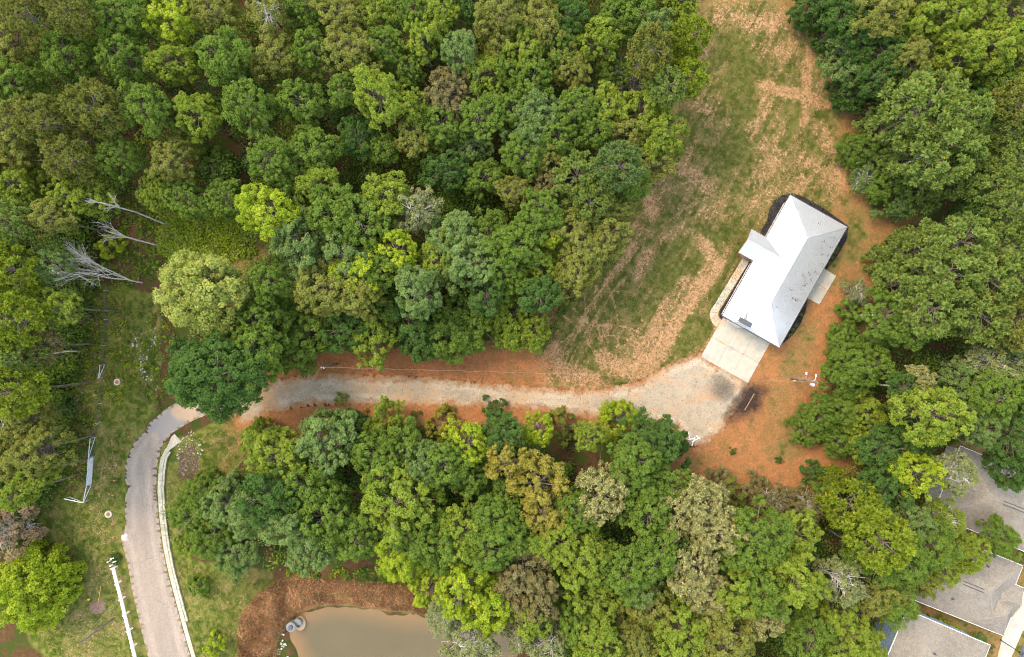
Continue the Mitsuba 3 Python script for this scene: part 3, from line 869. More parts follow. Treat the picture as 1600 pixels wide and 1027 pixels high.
def trunk_mesh(seed, lean=0.03):
    rng = np.random.default_rng(seed)
    z = np.array([-0.03, 0.0, 0.04, 0.25, 0.5, 0.75, 1.0])
    x = np.cumsum(rng.normal(0, lean, 7)) * 0.6
    y = np.cumsum(rng.normal(0, lean, 7)) * 0.6
    x -= np.interp(z, [0, 1], [x[1], x[-1]])
    y -= np.interp(z, [0, 1], [y[1], y[-1]])
    return np.stack([x, y, z], 1)


def dead_mesh(seed, levels=5, spread=0.55, first=0.45, thick=0.009):
    """A bare tree: trunk and forking limbs ending in twigs, unit height."""
    rng = np.random.default_rng(seed)
    m = MB()

    def grow(p, d, length, r, lv):
        q1 = p + d * length * 0.5 + rng.normal(0, 0.04, 3) * length
        q2 = p + d * length + rng.normal(0, 0.06, 3) * length
        m.tube([p, q1, q2], [r, r * 0.82, r * 0.62], 6 if lv < 2 else 3, cap=False)
        if lv == levels:
            return
        for i in range((4, 4, 3, 3, 3, 3)[lv]):
            nd = unit(d + rng.normal(0, spread, 3) + [0, 0, 0.10])
            k = rng.random()
            grow(q2 * k + q1 * (1 - k), nd, (0.44 * (1 - first) if lv == 0 else length * 0.74) * (0.75 + 0.4 * rng.random()), r * (0.50 + 0.12 * rng.random()), lv + 1)

    grow(np.array([0, 0, -0.02]), unit([0.03, 0.02, 1]), first, thick, 0)
    return m


crown_cache, trunk_cache = {}, {}


def crown_of(kind, form, variant):
    key = (kind, form, variant)
    if key not in crown_cache:
        sd = sum(map(ord, kind + form)) * 31 + variant * 7
        if form == 'pine':
            v, f, c, t = pine_crown(kind, sd)
        elif form == 'shrub':
            v, f, c, t = broad_crown(kind, sd, lobes=9, subs=7, per=44, tall=0.8, leaf=0.075)
        elif form == 'airy':
            v, f, c, t = broad_crown(kind, sd, lobes=20, subs=10, per=27, tall=1.0, leaf=0.035)
        elif form == 'big':
            v, f, c, t = broad_crown(kind, sd, lobes=60, subs=11, per=50, tall=0.85, leaf=0.024)
        elif form == 'fine':
            v, f, c, t = broad_crown(kind, sd, lobes=29, subs=9, per=56, tall=0.95, leaf=0.030)
        else:
            v, f, c, t = broad_crown(kind, sd)
        limbs = limbs_mesh(t, sd, 0.04 if form == 'airy' else 0.03, 4 if form == 'airy' else 1)
        pale = form == 'airy' or kind in ('W', 'R')
        crown_cache[key] = (mikit.ply((v, f), 'mat_leaf', False, color=c), limbs.ply('mat_pale_bark' if pale else 'mat_bark', True))
    return crown_cache[key]


def trunk_of(variant, pale, sides=7):
    key = (variant, pale)
    if key not in trunk_cache:
        p = trunk_mesh(variant + 50)
        trunk_cache[key] = MB().tube(p, [1.6, 1.35, 1.05, 0.9, 0.78, 0.66, 0.5], sides).ply('mat_pale_bark' if pale else 'mat_bark', True)
    return trunk_cache[key]


rnd = random.Random(11)
OPEN = shapely.union_all([CLEARING.buffer(0.3), GRAVEL.buffer(1), ROAD.buffer(1), POND.buffer(1)])
TREES = []          # (key, kind, form, px, py, r)


def plant(px, py, r, kind, form, height=None, label=None, pale=None):
    """A tree or shrub whose crown stands at this pixel, r photograph pixels in radius."""
    R = r * S * 0.86
    if height is None and form != 'shrub' and 420 < px < 870 and 470 < py < 570:
        height = 8.5 + rnd.uniform(-1, 1)
    if form == 'shrub':
        R = r * S
        zc = 0.62 * R
        height = zc + 0.8 * R
    else:
        if height is None:
            height = (9.5 + 1.55 * R + rnd.uniform(-1.5, 1.5)) * (1.2 if form == 'pine' else 1.0)
        zc = height - 1.1 * R
        R = r * S * (CH - zc) / CH
    x, y, _ = P(px, py, zc)
    if form != 'shrub':
        low = max(1.9 * R + 0.3, 4.0)
        while height > low and OPEN.contains(Point(x, y)):
            height -= 0.6
            zc = height - 1.1 * R
            x, y, _ = P(px, py, zc)
    g = float(H([x], [y])[0])
    zc += g
    name = {'pine': 'pine_tree', 'shrub': 'shrub', 'airy': 'sparse_tree'}.get(form, 'autumn_tree' if kind in 'GBR' else 'leafy_tree')
    key = new_key(name)
    cr, lb = crown_of(kind, 'big' if r >= 64 else form, rnd.randrange(2) if r < 64 else 0)
    rot, st = rnd.uniform(0, 360), rnd.uniform(0.92, 1.1)
    tw = T().translate([float(x), float(y), float(zc)]).rotate([0, 0, 1], rot).rotate([1, 0, 0], rnd.uniform(-7, 7)).scale([R * rnd.uniform(0.85, 1.16), R * rnd.uniform(0.85, 1.16), R * st])
    scene[key + '__crown'] = {**cr, 'to_world': tw}
    scene[key + '__limbs'] = {**lb, 'to_world': tw}
    if form != 'shrub':
        rad = 0.055 + 0.024 * R
        pl = rnd.random() < 0.3 if pale is None else pale
        scene[key + '__trunk'] = {**trunk_of(rnd.randrange(5), pl), 'to_world': T().translate([float(x), float(y), g]).rotate([0, 0, 1], rnd.uniform(0, 360)).scale([rad, rad, zc - g - 0.55 * R])}
    TREES.append([key, kind, form, px, py, r, label])
    return key


# code letters: kind, then form: b broad, f fine, p pine, a airy, s shrub
FORM = {'b': 'broad', 'f': 'fine', 'p': 'pine', 'a': 'airy', 's': 'shrub'}
LIST = '''
535 25 38 O f;590 20 34 Y f;640 15 34 M f;690 18 34 Y f;735 8 34 D f;782 25 40 O f;545 80 38 O f;605 72 32 M b;660 60 34 Y b;720 82 36 S f;780 72 34 O f;640 108 26 M b;
590 150 46 Y f;538 142 30 M b;642 165 34 Y b;702 148 40 B f;757 120 38 Y f;803 112 34 M b;752 180 36 M f;690 196 34 M b;800 172 36 M b;
845 38 38 O f;888 28 30 D b;818 78 34 Y b;876 82 34 M b;937 68 40 Y b;990 22 36 M f;1030 48 34 S f;1056 90 36 PY p;1078 58 34 PY p;1072 122 30 PY p;1015 82 38 O p;892 112 34 O b;
832 130 36 M b;842 176 40 S f;902 176 38 M f;950 168 32 Y f;1000 178 46 Y f;1042 136 34 P p;960 28 34 M b;
830 206 34 S f;872 216 34 M b;930 206 38 M f;985 214 38 O f;1030 212 40 Y f;1044 240 26 Y b;1008 250 36 O f;820 240 34 M b;862 248 32 O f;902 275 36 P p;936 282 34 P p;967 260 40 S p;988 292 30 M f;
922 318 32 P p;850 326 34 M f;832 352 34 M f;900 352 46 O f;942 372 38 O f;962 330 28 O f;806 300 30 O f;862 290 28 B b;912 388 34 O f;
1268 14 40 D b;1322 22 38 D b;1372 20 36 O b;1342 52 32 D f;1330 86 44 S f;1386 84 38 D b;1426 22 42 Y b;1472 16 44 Y b;1530 22 46 Y b;1582 20 42 O b;1500 88 46 Y b;1552 74 48 Y b;1594 96 42 Y b;1424 92 32 O f;
1380 122 38 D b;1328 142 36 D f;1562 140 36 M b;1596 166 38 O p;1440 172 56 P p;1484 196 50 P p;1522 160 28 D b;1356 178 22 B f;1290 60 30 D b;
1340 236 34 M f;1372 206 36 P f;1404 262 42 P p;1462 236 58 P p;1432 300 46 P p;1500 272 42 P p;1384 292 40 M f;1350 278 28 S a;1582 202 38 P p;1584 262 42 P p;1552 292 38 P p;1572 324 38 P p;1522 345 30 D b;1402 318 34 S f;
1412 384 34 P p;1386 412 36 P p;1442 392 48 P p;1500 380 42 P p;1560 390 42 P p;1472 432 48 P p;1412 442 40 P p;1532 432 48 P p;1584 442 44 P p;1452 482 48 P p;1522 490 48 P p;1582 502 44 O p;1338 460 28 W a;1328 486 24 M s;
1386 492 40 M f;1420 512 36 M f;1336 556 42 M b;1318 536 34 M b;1590 546 38 S f;
1352 572 40 M b;1320 592 38 M b;1310 640 42 M f;1346 650 38 Y f;1282 648 34 M f;1258 670 28 M f;1450 648 58 Y f;1412 606 28 D b;1436 592 26 C f;1500 592 38 S f;1542 570 38 W a;1580 566 38 W a;1552 620 42 M f;1502 640 34 S f;
1592 620 38 M f;1584 690 46 D f;1534 668 36 S f;1356 700 36 Y f;1382 702 38 D b;1492 742 44 W a;1310 690 34 M f;
1300 748 26 PY p;1332 792 46 PY p;1372 842 50 PY p;1262 790 34 B a;1210 782 32 B a;1382 758 40 D b;1432 738 38 L f;1422 818 36 S f;1180 832 48 M f;1240 836 42 Y f;1280 770 26 M s;
1242 902 50 Y b;1190 922 44 M f;1312 906 46 W a;1402 872 42 M f;1452 852 40 M f;1400 940 36 M f;1262 992 46 M b;1192 962 36 C f;1312 988 46 Y b;1352 1004 34 Y b;1366 928 34 O f;1386 990 22 L s;1212 872 38 Y f;1348 862 36 M f;
922 862 40 Y f;948 884 36 M f;978 892 38 M f;1022 868 42 M f;1000 912 36 S f;1080 884 50 C f;1104 922 34 C f;1160 858 44 M b;1160 924 44 Y b;930 932 42 Y b;1012 942 38 O f;1062 982 46 Y b;1130 992 46 O f;930 1002 46 Y f;990 1012 38 O f;
722 920 50 L f;762 950 44 L f;672 918 34 L f;734 1002 48 W a;692 962 28 W a;816 902 50 B f;832 934 40 B f;830 966 36 Y b;902 872 46 Y b;762 852 46 M b;622 872 40 L f;692 862 40 M b;902 972 40 M b;852 1004 42 W a;812 998 26 W a;
697 722 40 M b;732 742 38 M b;792 722 42 G f;842 752 46 G f;850 802 34 G f;790 782 40 M f;768 812 36 M f;722 832 44 Y f;802 834 42 M f;862 838 42 Y f;942 768 48 C f;902 802 34 M f;680 842 40 M b;
690 662 28 G s;732 692 34 L f;772 636 20 D s;785 680 34 D f;842 672 28 L b;882 664 34 O s;922 682 30 Y f;970 658 44 L f;1020 690 40 D f;1045 700 34 D s;990 720 40 M f;1000 770 42 M f;1040 760 40 M f;
1012 800 40 M b;1062 800 40 C f;1100 790 40 C f;1120 830 38 C f;1140 770 26 O s;1120 755 24 B s;1180 762 24 B s;1060 840 38 D f;
405 684 34 Y f;432 712 46 Y f;510 692 54 S b;545 668 36 D b;602 668 40 Y b;592 712 40 M b;632 702 40 M b;662 722 36 S f;480 762 48 M b;422 772 46 D b;392 802 44 S b;442 812 42 S b;512 802 50 M b;622 782 54 Y b;602 742 34 M b;562 832 44 M b;642 832 42 M b;482 852 42 S b;
345 588 66 D b;322 456 64 K f;296 566 34 D f;402 552 42 M b;306 796 34 M f 6;340 836 40 M f 7;360 784 40 S b 9;298 846 28 Y f 5;372 866 36 S f 7;330 770 34 M f 7;311 917 19 M s;335 1008 19 L s;60 915 66 L f 9;322 752 24 M s;
420 332 42 L f;470 382 46 S f;522 332 44 M f;562 350 48 M f;602 310 42 Y f;652 330 46 W a;540 402 42 S f;556 432 36 L f;620 392 34 L f;510 452 44 O f;562 462 38 O f;420 442 42 M f;655 452 46 S f;592 422 36 M b;
712 372 42 S f;736 412 42 S b;762 358 36 M f;802 386 42 M f;842 412 38 Y f;864 372 20 L b;690 402 36 Y f;792 432 36 M b;842 462 34 D b;800 502 50 Y f;742 502 46 M f;702 522 46 M f;832 522 34 Y f;900 422 34 O f;886 456 28 O s;760 462 38 D b;
430 502 46 M b;482 522 44 M b;522 482 40 O f;460 548 38 M b;542 512 36 D b;586 528 40 Y b;640 502 46 D b;662 532 38 D b;402 502 40 M b;610 480 36 M f;
42 22 38 O p;18 62 42 O f;24 132 46 M b;18 202 42 O f;14 236 38 O f;20 352 42 P p;14 422 46 PY p;18 502 42 PY p;18 562 46 P p;24 612 42 PY p;80 342 36 O f;112 310 30 Y f;150 314 30 Y f;172 384 22 L s;98 482 28 Y f;60 492 34 Y f;
60 540 36 B f;40 652 46 O f;62 702 44 O f;18 722 42 O f;52 742 32 Y f;30 772 32 Y f;20 822 50 R a 9;90 622 24 M s;108 692 18 M s;70 590 26 M s;142 432 22 M s;122 512 18 M s;
270 18 38 L f;190 22 42 M b;330 18 36 O f;420 18 36 O a;480 14 38 M f;110 16 38 O p;110 90 40 M b;190 90 42 M b;270 100 40 Y f;350 90 42 M f;430 90 42 O f;490 80 38 M b;70 190 40 O p;150 170 42 O p;230 170 40 M f;310 180 40 Y f;390 170 40 M f;470 160 42 M b;
110 250 38 O p;190 250 38 M f;270 250 36 O f;340 260 34 M s;420 250 40 M f;490 240 42 M f;500 290 38 Y f;450 300 36 M f
'''
for row in LIST.replace('\n', '').split(';'):
    if row.strip():
        a, b, c, kd, fm, *hh = row.split()
        plant(float(a), float(b), float(c), kd, FORM[fm], float(hh[0]) if hh else None, pale=False if float(a) < 230 else None)

# more trees where the woods close up
FOREST = [[(520, -50), (1075, -40), (1080, 60), (1075, 130), (1045, 160), (1040, 220), (990, 280), (945, 360), (860, 460), (835, 525), (700, 540), (560, 530), (440, 530), (400, 560), (300, 600), (300, 520), (400, 420), (420, 320), (-40, 290), (-40, -50)],
          [(420, 700), (500, 670), (680, 690), (830, 690), (940, 700), (1040, 730), (1060, 790), (1180, 800), (1320, 730), (1310, 580), (1390, 520), (1400, 440), (1390, 380), (1430, 330), (1340, 220), (1310, 130), (1270, 40), (1220, -50), (1650, -50), (1650, 640),
           (1480, 700), (1440, 780), (1390, 900), (1350, 1080), (870, 1080), (850, 980), (660, 880), (560, 850), (420, 870), (300, 830), (280, 790), (380, 740)],
          [(-50, 250), (90, 310), (70, 480), (60, 640), (40, 760), (-50, 850)]]
fpol = [Polygon(f).buffer(0) for f in FOREST]
FOREST[2] = [(-50, 250), (160, 310), (140, 480), (118, 640), (85, 760), (30, 850), (-50, 850)]
have = [(t[3], t[4], t[5]) for t in TREES]
r2 = random.Random(5)
for pg in fpol:
    x0, y0, x1, y1 = pg.bounds
    for _ in range(5000):
        x, y, r = r2.uniform(x0, x1), r2.uniform(y0, y1), r2.uniform(26, 38)
        if not pg.contains(Point(x, y)):
            continue
        if all(math.hypot(x - a, y - b) > 0.80 * (r + c) * 0.98 for a, b, c in have):
            right = x > 1300 and y < 540
            kd = r2.choice('PPPO') if right else r2.choice('MMMOYDYS')
            plant(x, y, r, kd, 'pine' if kd == 'P' else r2.choice(['broad', 'fine']), height=r2.uniform(9, 14))
            have.append((x, y, r))


# bare and leaning trees
def bare(name, px0, py0, px1, py1, ztop, seed, label, levels=5, spread=0.5, first=0.45, mat='mat_pale_bark'):
    """A dead tree from its base pixel to where its top shows."""
    a, b = P(px0, py0, 0), P(px1, py1, ztop)
    a[2] = float(H([a[0]], [a[1]])[0])
    d = b - a
    L = np.linalg.norm(d)
    z = d / L
    x = unit(np.cross([0, 1, 0], z))
    M = np.eye(4)
    M[:3, 0], M[:3, 1], M[:3, 2], M[:3, 3] = x * L, np.cross(z, x) * L, z * L, a
    key = thing(name, label, 'tree')
    scene[key + '__branches'] = {**dead_mesh(seed, levels, spread, first).ply(mat, True), 'to_world': T(M)}
    return key


bare('dead_tree', 222, 441, 70, 385, 15, 3, 'bleached white dead tree with fanned bare crown at the left wood edge', 5, 0.36, 0.36)
bare('dead_tree', 250, 384, 105, 322, 14, 8, 'slim bare leaning tree just above the bleached white dead tree', 3, 0.28, 0.6)
bare('dead_tree', 968, 138, 960, 100, 12, 5, 'large grey bare tree amid green crowns left of the clearing top', 5, 0.6, mat='mat_grey_twig')
bare('dead_tree', 985, 148, 1000, 138, 10, 15, 'small grey bare tree just right of the large grey bare tree', 5, 0.6, mat='mat_grey_twig')
bare('dead_tree', 885, 150, 884, 122, 11, 6, 'grey-purple bare tree left of the large grey bare tree', 5, 0.6, mat='mat_grey_twig')
bare('dead_tree', 155, 448, 20, 420, 17, 21, 'long grey leaning trunk with twiggy stubs below the bleached dead tree', 3, 0.35, 0.8)
bare('dead_tree', 60, 280, 8, 175, 13, 22, 'pale bare branches at the left frame edge', 4, 0.5)
bare('dead_tree', 128, 549, 15, 560, 15, 24, 'grey leaning trunk at the left wood edge beside the fence', 3, 0.3, 0.8)
bare('dead_tree', 96, 645, 5, 668, 14, 25, 'thin pale leaning tree at the left edge above the gate', 3, 0.35, 0.8)
bare('dead_tree', 262, 352, 130, 300, 14, 41, 'grey slanted trunk in the dark wood at upper left', 3, 0.3, 0.8)

# undergrowth, ground cover, dead brush, fallen leaves, stones: nobody could count them
rng = np.random.default_rng(77)


def scatter(pg, n, zpx=True):
    x0, y0, x1, y1 = pg.bounds
    p = rng.random((n * 4, 2)) * [x1 - x0, y1 - y0] + [x0, y0]
    return p[shapely.contains_properly(pg, shapely.points(p[:, 0], p[:, 1]))][:n]


def clumps(centres, radii, per, size, kinds, name, label, category, flat=0.7, lift=0.0):
    V, F, C, at = [], [], [], 0
    for (x, y), r in zip(centres, radii):
        g = float(H([x], [y])[0])
        m = int(per * (0.6 + 0.8 * rng.random()))
        e = unit(rng.normal(size=(m, 3)) + [0, 0, 0.5])
        c = np.array([x, y, g + 0.35 * r + lift * rng.random()]) + e * [r, r, r * flat] * (0.35 + 0.7 * rng.random((m, 1)))
        c[:, 2] = np.maximum(c[:, 2], g + 0.04)
        s = size * (0.6 + 0.8 * rng.random(m))
        v_, f_ = leaf_quads(c, unit(e * 0.6 + rng.normal(size=(m, 3)) * 0.5 + [0, 0, .6]), s, s * 0.62, rng)
        V.append(v_); F.append(f_ + at); at += len(v_)
        C.append(np.repeat(leaf_tints(kinds[rng.integers(len(kinds))], rng, rng.random(m) * 0.7 + 0.3 * rng.random()), 4, 0))
    return structure(name, mikit.ply((np.vstack(V), np.vstack(F)), 'mat_leaf', False, color=np.vstack(C)), label, 'stuff', category)


pts = []
for f in FOREST:
    pts.append(scatter(Polygon(XY(f)).buffer(0), 900))
pts = np.vstack(pts)
pts = pts[(sdist(CLEARING, pts[:, 0], pts[:, 1]) < -0.5) & (sdist(YARDS, pts[:, 0], pts[:, 1]) < -1.5) & (sdist(POND, pts[:, 0], pts[:, 1]) < -1) & (sdist(ROAD, pts[:, 0], pts[:, 1]) < -1.5)]
clumps(pts, 0.8 + 1.2 * rng.random(len(pts)), 90, 0.17, ['D', 'M', 'D', 'O', 'B', 'M'], 'undergrowth', 'dark leafy undergrowth on the forest floor between the trunks', 'undergrowth')
up = []
for f in FOREST:
    up.append(scatter(Polygon(XY(f)).buffer(0), 800))
up = np.vstack(up)
up = up[(sdist(CLEARING, up[:, 0], up[:, 1]) < -2.5) & (sdist(YARDS, up[:, 0], up[:, 1]) < -2.5) & (sdist(POND, up[:, 0], up[:, 1]) < -2) & (sdist(ROAD, up[:, 0], up[:, 1]) < -2.5)]
clumps(up, 1.2 + 1.2 * rng.random(len(up)), 170, 0.16, ['M', 'M', 'Y', 'S', 'M', 'D'], 'saplings', 'dense young saplings filling the gaps between the tall trees', 'saplings', flat=1.5, lift=3.5)
fp = scatter(poly([(250, 310), (400, 305), (400, 400), (280, 425), (250, 390)]), 900)
clumps(fp, 0.35 + 0.6 * rng.random(len(fp)), 26, 0.16, ['L', 'L', 'Y', 'K'], 'ground_cover', 'bright green leafy vines covering the small field at upper left', 'ground cover')
mp = np.vstack([scatter(poly([(165, 300), (262, 300), (262, 430), (180, 455), (160, 400)]), 330), scatter(poly([(235, 470), (275, 500), (280, 600), (250, 640), (215, 620), (225, 540)]), 150), scatter(poly([(130, 470), (175, 460), (160, 560), (120, 660), (60, 780), (90, 640), (110, 560)]), 230), scatter(poly([(165, 465), (225, 480), (215, 600), (190, 640), (140, 660), (150, 560)]), 170), scatter(poly([(95, 640), (150, 640), (140, 760), (100, 770), (70, 790), (60, 760)]), 160)])
clumps(mp, 0.25 + 0.5 * rng.random(len(mp)) ** 2, 34, 0.12, ['Y', 'M', 'L', 'O', 'O', 'B', 'M'], 'weeds', 'tall green weeds along both sides of the grassy track', 'weeds')
ep = np.vstack([scatter(poly([(1050, 735), (1120, 755), (1200, 780), (1300, 730), (1260, 790), (1130, 800), (1050, 770)]), 60), scatter(poly([(850, 540), (870, 470), (960, 370), (985, 380), (900, 470), (868, 530)]), 30),
                scatter(poly([(560, 640), (680, 645), (680, 670), (480, 670)]), 30), scatter(poly([(1300, 470), (1345, 440), (1330, 520), (1290, 650)]), 24)])
clumps(ep, 0.35 + 0.7 * rng.random(len(ep)), 42, 0.12, ['O', 'B', 'M', 'D'], 'edge_brush', 'low brush along the edges of the clearing', 'brush')


def twigs(pg, n, name, label, cols, length, category, lift=0.25):
    p = scatter(pg, n)
    m = len(p)
    d = unit(np.column_stack([rng.normal(size=(m, 2)), 0.35 * rng.random(m)]))
    g = H(p[:, 0], p[:, 1])
    c = np.column_stack([p, g + 0.03 + lift * rng.random(m)])
    L = length * (0.5 + rng.random((m, 1)))
    s = unit(np.cross(d, [0, 0, 1])) * 0.045 * length / 0.5
    V = np.stack([c - s, c + s, c + d * L], 1).reshape(-1, 3)
    low_ = meshkit.fbm(np.column_stack([p * 0.55, np.zeros(m)]), 3, 8)[:, None]
    c[:, 2] += lift * 2.2 * np.clip(low_[:, 0] - 0.42, 0, 1)
    col = np.array(cols)[rng.integers(len(cols), size=m)] * (0.5 + 0.6 * rng.random((m, 1))) * np.clip(0.35 + 2.0 * (low_ - 0.15), 0.4, 1.7)
    return structure(name, mikit.ply((V, np.arange(3 * m).reshape(-1, 3)), 'mat_litter', False, color=np.repeat(col, 3, 0)), label, 'stuff', category)


twigs(BANK.difference(POND.buffer(0.7)), 20000, 'dead_brush', 'brown dead brush on the bank round the pond', [(0.17, 0.075, 0.036), (0.25, 0.125, 0.062), (0.12, 0.05, 0.026), (0.32, 0.20, 0.11), (0.11, 0.11, 0.035), (0.21, 0.09, 0.042)], 0.42, 'brush', 0.5)
twigs(GRAVEL, 1500, 'fallen_leaves', 'dark fallen leaves scattered over the gravel drive', [(0.05, 0.035, 0.025), (0.09, 0.05, 0.03)], 0.20, 'leaves', 0.02)
twigs(poly([(450, 560), (700, 560), (850, 560), (990, 600), (880, 606), (560, 588), (430, 596)]), 2500, 'leaf_litter', 'brown leaf litter on the red clay verge above the gravel drive', [(0.20, 0.095, 0.045), (0.10, 0.05, 0.028), (0.36, 0.20, 0.11)], 0.22, 'leaf litter', 0.03)


twigs(LAWN, 26000, 'lawn_tufts', 'short olive and straw tufts across the patchy lawn', [(0.075, 0.090, 0.020), (0.11, 0.115, 0.035), (0.055, 0.075, 0.016), (0.19, 0.15, 0.07)], 0.26, 'grass', 0.05)
twigs(shapely.union_all([MEADOW, SHOULDER]).difference(ROAD.buffer(0.2)).buffer(-0.3), 20000, 'meadow_tufts', 'short grass and straw tufts on the lawn and track beside the road', [(0.065, 0.105, 0.016), (0.10, 0.13, 0.03), (0.05, 0.085, 0.012), (0.22, 0.19, 0.085)], 0.28, 'grass', 0.08)
wp = scatter(poly([(440, 885), (640, 890), (660, 912), (560, 905), (450, 896)]), 70)
clumps(wp, 0.3 + 0.5 * rng.random(len(wp)), 40, 0.12, ['M', 'L', 'Y', 'D'], 'bank_weeds', 'green weeds along the top of the pond bank', 'weeds')


def stones(spots, name, label, col=(0.42, 0.40, 0.36)):
    base = trimesh.creation.icosphere(subdivisions=1, radius=1.0)
    m = MB()
    for x, y, r in spots:
        v = np.array(base.vertices) * (0.75 + 0.5 * rng.random((len(base.vertices), 1))) * [r, r * (0.6 + 0.5 * rng.random()), r * 0.5]
        a = rng.random() * 6.28
        R = np.array([[math.cos(a), -math.sin(a), 0], [math.sin(a), math.cos(a), 0], [0, 0, 1]])
        m.add(v @ R.T + [x, y, float(H([x], [y])[0]) + r * 0.2], base.faces, np.array(col) * (0.75 + 0.4 * rng.random()))
    return structure(name, m.ply('mat_litter', False), label, 'stuff', 'stones')


sp = []
for line, n, w in ((([(218, 530), (224, 560), (232, 590), (238, 612)]), 90, 0.55), ([(236, 505), (240, 530), (247, 552)], 45, 0.4)):
    L = LineString(XY(line))
    for _ in range(n):
        q_ = L.interpolate(rng.random() * L.length)
        sp.append((q_.x + rng.normal() * w, q_.y + rng.normal() * w, 0.06 + 0.13 * rng.random() ** 2))
stones(sp, 'ditch_stones', 'white stones lining the ditch beside the grassy track')
sp = [(x, y, 0.05 + 0.11 * rng.random() ** 2) for x, y in scatter(poly([(280, 690), (300, 670), (318, 700), (310, 725), (290, 750), (275, 720)]), 170)]
stones(sp, 'riprap_stones', 'white rubble stones beside the end of the road kerb')
sp = [(x, y, 0.06 + 0.12 * rng.random()) for x, y in scatter(poly([(425, 975), (442, 970), (446, 1000), (455, 1040), (435, 1040), (428, 1000)]), 40)]
stones(sp, 'bank_stones', 'pale stones on the pond bank below the drain riser')
sp = [(x, y, 0.05 + 0.08 * rng.random()) for x, y in scatter(poly([(95, 600), (130, 610), (120, 640), (90, 640)]), 50)]
stones(sp, 'track_stones', 'small pale stones on the left wood edge')
twigs(poly([(284, 712), (300, 700), (306, 730), (298, 750), (282, 742)]).buffer(0.4), 1100, 'mulch_patch', 'purple-brown mulch patch among the rubble stones beside the road', [(0.12, 0.07, 0.06), (0.18, 0.11, 0.09), (0.08, 0.05, 0.045)], 0.3, 'mulch', 0.08)

# leaves lying on the back slope of the metal roof
m = MB()
for lx, ly, n in ((735, 210, 5), (740, 295, 7), (795, 280, 5), (735, 355, 6), (780, 318, 5), (650, 460, 8), (655, 500, 14), (660, 480, 7), (690, 475, 9), (680, 445, 7), (590, 525, 5), (615, 570, 12), (600, 568, 8), (628, 568, 6), (745, 405, 9), (715, 440, 8), (585, 685, 4), (520, 605, 3), (700, 430, 6),
                  (770, 355, 5), (735, 330, 5), (640, 520, 4), (685, 412, 3)):
    c = hlocal(1040 + lx / 3.02, 280 + ly / 3.02, 3.3)
    for _ in range(n):
        q_ = c + rng.normal(0, 0.13, 2) * [1, 1.6]
        zz = EZ + RISE * min(q_[1] + B_, A - abs(q_[0])) / B_ + 0.045 + 0.03 * rng.random()
        if q_[1] < -B_ + .05 or q_[1] > -0.1:
            continue
        r = 0.035 + 0.05 * rng.random()
        a = rng.random() * 6.28
        m.add(HX([[q_[0] + r * math.cos(a + k), q_[1] + r * 0.7 * math.sin(a + k), zz + 0.02 * (k > 3)] for k in (0, 1.8, 3.3, 4.9)]), [[0, 1, 2], [0, 2, 3]], np.array((0.045, 0.038, 0.034)) * (0.5 + rng.random()))
structure('roof_leaves', m.ply('mat_litter', False), 'brown leaves lying on the back slope of the white metal roof', 'stuff', 'leaves')

# small plants by the house
for i, (px, py, r, lb) in enumerate(((1378, 447, 6.5, 'small dark round bush alone on red clay right of the house'), (1217, 719, 7, 'small dark round bush alone on red clay below the parking pad'), (1269, 738, 20, 'large dark round bush at the lower red clay edge'),
                                     (533, 622, 11, 'small yellow-green bush at the lower gravel edge'), (1145, 705, 6, 'tiny dull bush on red clay right of the white scraps'), (180, 873, 9, 'small dark bush hiding the end of the white rail fence'))):
    plant(px, py, r, 'Y' if i == 3 else 'D', 'shrub', label=lb)
for i, (lx, ly) in enumerate(((810, 325), (800, 345), (785, 370), (770, 395), (640, 640), (615, 690), (600, 710), (590, 735))):
    plant(1040 + lx / 3.02, 280 + ly / 3.02, 3.2, 'Y', 'shrub', label=('young plant in the mulch bed behind the house, %s of four from the top' if i < 4 else 'young plant in the mulch bed right of the pad, %s of four from the top') % ('first', 'second', 'third', 'fourth')[i % 4])

# ------------------------------------------------------------------ kerb, block wall, fences, gate
kl = LineString(XY([(273, 690), (262, 697), (253, 710), (249, 730), (247, 765), (249, 800), (255, 850), (264, 895), (276, 940), (288, 985), (304, 1040), (318, 1085)]))
kerb = new_key('road_kerb')
labels[kerb] = {'kind': 'structure', 'label': 'cream concrete kerb along the right side of the road'}


def strip_block(line, s0, s1, off, w, z0, z1):
    p0, p1 = np.array(line.interpolate(s0).coords[0]), np.array(line.interpolate(s1).coords[0])
    t = unit(p1 - p0)
    n = np.array([-t[1], t[0]])
    m = MB()
    R = np.array([[t[0], n[0], 0], [t[1], n[1], 0], [0, 0, 1]])
    c = (p0 + p1) / 2 + n * off
    return m.box([c[0], c[1], (z0 + z1) / 2], [np.linalg.norm(p1 - p0) - 0.03, w, z1 - z0], R, bevel=0.025)


for s in np.arange(0, kl.length - 1.6, 1.6):
    part(kerb, 'kerb_stone', strip_block(kl, s, s + 1.6, 0.27, 0.58, -0.1, 0.15).ply('mat_kerb'))
bw = thing('block_wall', 'low pale block wall just behind the road kerb', 'wall')
for s in np.arange(1.6, 27.0, 0.8):
    part(bw, 'block', strip_block(kl, s, s + 0.8, 0.84 + 0.02 * math.sin(s * 5), 0.3, -0.1, 0.3 + 0.02 * math.sin(s * 9)).ply('mat_kerb'))
ap = structure('kerb_apron', MB().prism(poly([(262, 697), (268, 683), (273, 678), (284, 690), (272, 697), (262, 708)]), -0.05, 0.10).ply('mat_kerb'), 'white concrete flare at the end of the road kerb')

